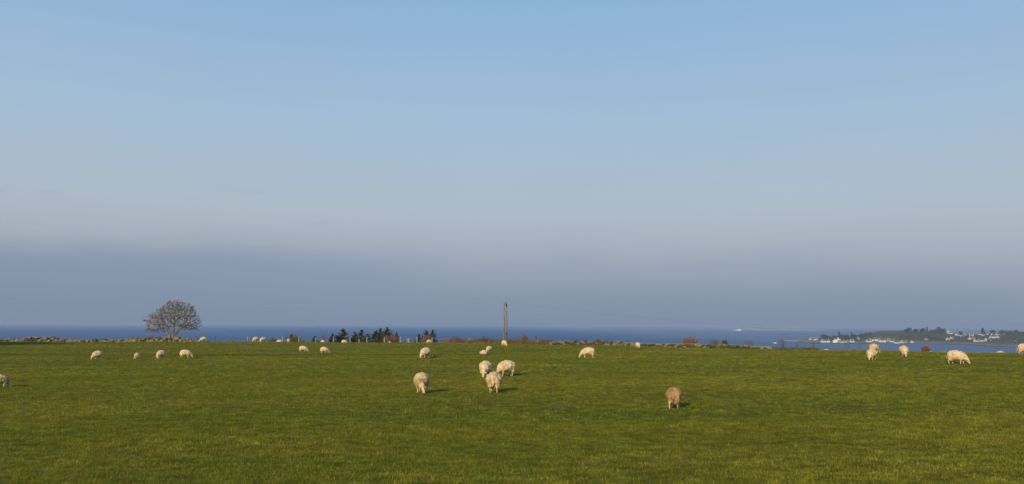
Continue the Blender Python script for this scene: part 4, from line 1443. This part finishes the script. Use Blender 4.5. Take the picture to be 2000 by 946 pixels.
# jetty at the tip of the spit
pj0, pj1 = onsea(1566, 668.8), onsea(1521, 668.2)
root = link('jetty', None, loc=pj0)
tag(root, 'low grey jetty running out from the tip of the spit', 'jetty')
L = pj1 - pj0
ang = math.atan2(L.y, L.x)
root.rotation_euler = (0, 0, ang)
LL = L.length
mb = MB(); mb.box((LL / 2, 0, 2.0), (LL, 4.0, .7)); mb.build('deck', M['concrete'], root)
for i in range(7):
    mb = MB(); mb.tube([(LL * (i + .5) / 7, -1.2, -.8), (LL * (i + .5) / 7, -1.2, 1.7)], [.4, .4], 8); mb.build('pile', M['stone_dark'], root)
mb = MB(); mb.box((LL - 3.8, .3, 1.7), (7.5, 6.5, 4.6)); mb.build('pier_head', M['stone_dark'], root)
mb = MB(); mb.box((LL / 2 - 2, 1.6, 2.75), (LL - 8, .25, .8)); mb.build('parapet', M['concrete'], root)


def small_boat(p, Lb, rz, label):
    root = link('boat', None, loc=p)
    root.rotation_euler = (0, 0, rz)
    tag(root, label, 'boat')
    mb = MB(); secs = []
    n = 9
    for i in range(n):
        t = i / (n - 1)
        wdt = Lb * .17 * (1 - max(0, (t - .45) / .55) ** 2.2)
        x_ = (t - .5) * Lb
        sh_ = Lb * (.13 + .05 * t * t)
        secs.append([(x_, -wdt, sh_), (x_, -wdt * .75, -.05), (x_, 0, -.25), (x_, wdt * .75, -.05), (x_, wdt, sh_)])
    vs = [q for s in secs for q in s]
    fs = [(k * 5 + j, k * 5 + j + 1, (k + 1) * 5 + j + 1, (k + 1) * 5 + j) for k in range(n - 1) for j in range(4)]
    fs += [(0, 4, 3, 2, 1)] + [(k * 5, (k + 1) * 5, (k + 1) * 5 + 4, k * 5 + 4) for k in range(n - 1)]
    mb.add(vs, fs); mb.build('hull', M['boatwhite'], root)
    mb = MB(); mb.box((-.05 * Lb, 0, Lb * .24), (Lb * .34, Lb * .2, Lb * .2), taper=.85); mb.build('cabin', M['boatwhite'], root)
    mb = MB(); mb.box((-.05 * Lb, 0, Lb * .26), (Lb * .345, Lb * .205, Lb * .06)); mb.build('window', M['pane'], root)


small_boat(onsea(1514, 671.0), 5.6, .1, 'small white boat afloat off the end of the jetty')


# ship on the horizon
p = onsea(1441.5, 646.3)
ks = p.y / 8000.0
root = link('ship', None, loc=p)
tag(root, 'white ship far out near the horizon', 'ship')
Ls = 11.0 / FPX * p.y
mb = MB(); secs = []
for i in range(11):
    t = i / 10
    wdt = Ls * .10 * (1 - max(0, (.35 - t) / .35) ** 2)
    x_ = (t - .5) * Ls
    secs.append([(x_, -wdt, Ls * .13), (x_ + Ls * .02, -wdt * .85, -.5), (x_ + Ls * .02, wdt * .85, -.5), (x_, wdt, Ls * .13)])
vs = [q for s in secs for q in s]
fs = [(k * 4 + j, k * 4 + j + 1, (k + 1) * 4 + j + 1, (k + 1) * 4 + j) for k in range(10) for j in range(3)]
fs += [(40, 41, 42, 43)] + [(k * 4, (k + 1) * 4, (k + 1) * 4 + 3, k * 4 + 3) for k in range(10)]
mb.add(vs, fs); mb.build('hull', M['boatwhite'], root)
mb = MB(); mb.box((Ls * .12, 0, Ls * .185), (Ls * .62, Ls * .17, Ls * .11)); mb.build('superstructure', M['boatwhite'], root)
mb = MB(); mb.box((Ls * .24, 0, Ls * .27), (Ls * .36, Ls * .14, Ls * .06)); mb.build('bridge', M['boatwhite'], root)
mb = MB(); mb.tube([(Ls * .32, 0, Ls * .29), (Ls * .33, 0, Ls * .35)], [Ls * .03, Ls * .025], 8); mb.build('funnel', M['boatwhite'], root)


def islet(px0, px1, ybase, hpx, name, label, mat, seed, prof=None):
    a, b_ = onsea(px0, ybase), onsea(px1, ybase)
    c = (a + b_) / 2
    Lx = (b_ - a).length / 2
    Hh = hpx / FPX * c.y
    n1, n2 = 60, 10
    vs, fs = [], []
    for j in range(n2 + 1):
        for i in range(n1 + 1):
            u, v = i / n1 * 2 - 1, j / n2 * 2 - 1
            env = max(0, 1 - u * u) ** .6 * max(0, 1 - v * v) ** .5
            z = Hh * env * (.62 + .5 * mnoise.noise(Vector((u * 3 + seed, v, 0))) + .35 * mnoise.noise(Vector((u * 9 + seed, v * 3, 3)))) - .6
            vs.append((u * Lx, v * Lx * .28, max(z, -1.5)))
    for j in range(n2):
        for i in range(n1):
            k = j * (n1 + 1) + i
            fs.append((k, k + 1, k + n1 + 2, k + n1 + 1))
    mb = MB(); mb.add(vs, fs)
    o = mb.build(name, mat, None, True, loc=(c.x, c.y, 0))
    tag(o, label, 'island')
    return o


islet(168, 190, 643.0, 1.3, 'rock_islet', 'thin dark rock showing above the sea at far left', M['rock'], 2.0)
islet(1452, 1580, 645.6, 4.6, 'low_island', 'long low hazy island on the horizon right of the ship', M['far_island'], 5.0)

# ------------------------------------------------------------------ haze
m = bpy.data.materials.new('sea_haze'); m.use_nodes = True
nt = m.node_tree; nt.nodes.clear()
pv = nd(nt, 'ShaderNodeVolumePrincipled')
pv.inputs['Color'].default_value = (0.86, 0.865, 0.90, 1)
pv.inputs['Density'].default_value = 0.00018
pv.inputs['Anisotropy'].default_value = 0.45
ou = nd(nt, 'ShaderNodeOutputMaterial')
nt.links.new(pv.outputs[0], ou.inputs['Volume'])
mb = MB(); mb.box((0, 21900, 17), (84400, 44500, 42))
o = mb.build('haze', m)
tag(o, 'pale sea haze lying over the field, sea and headland', kind='stuff')
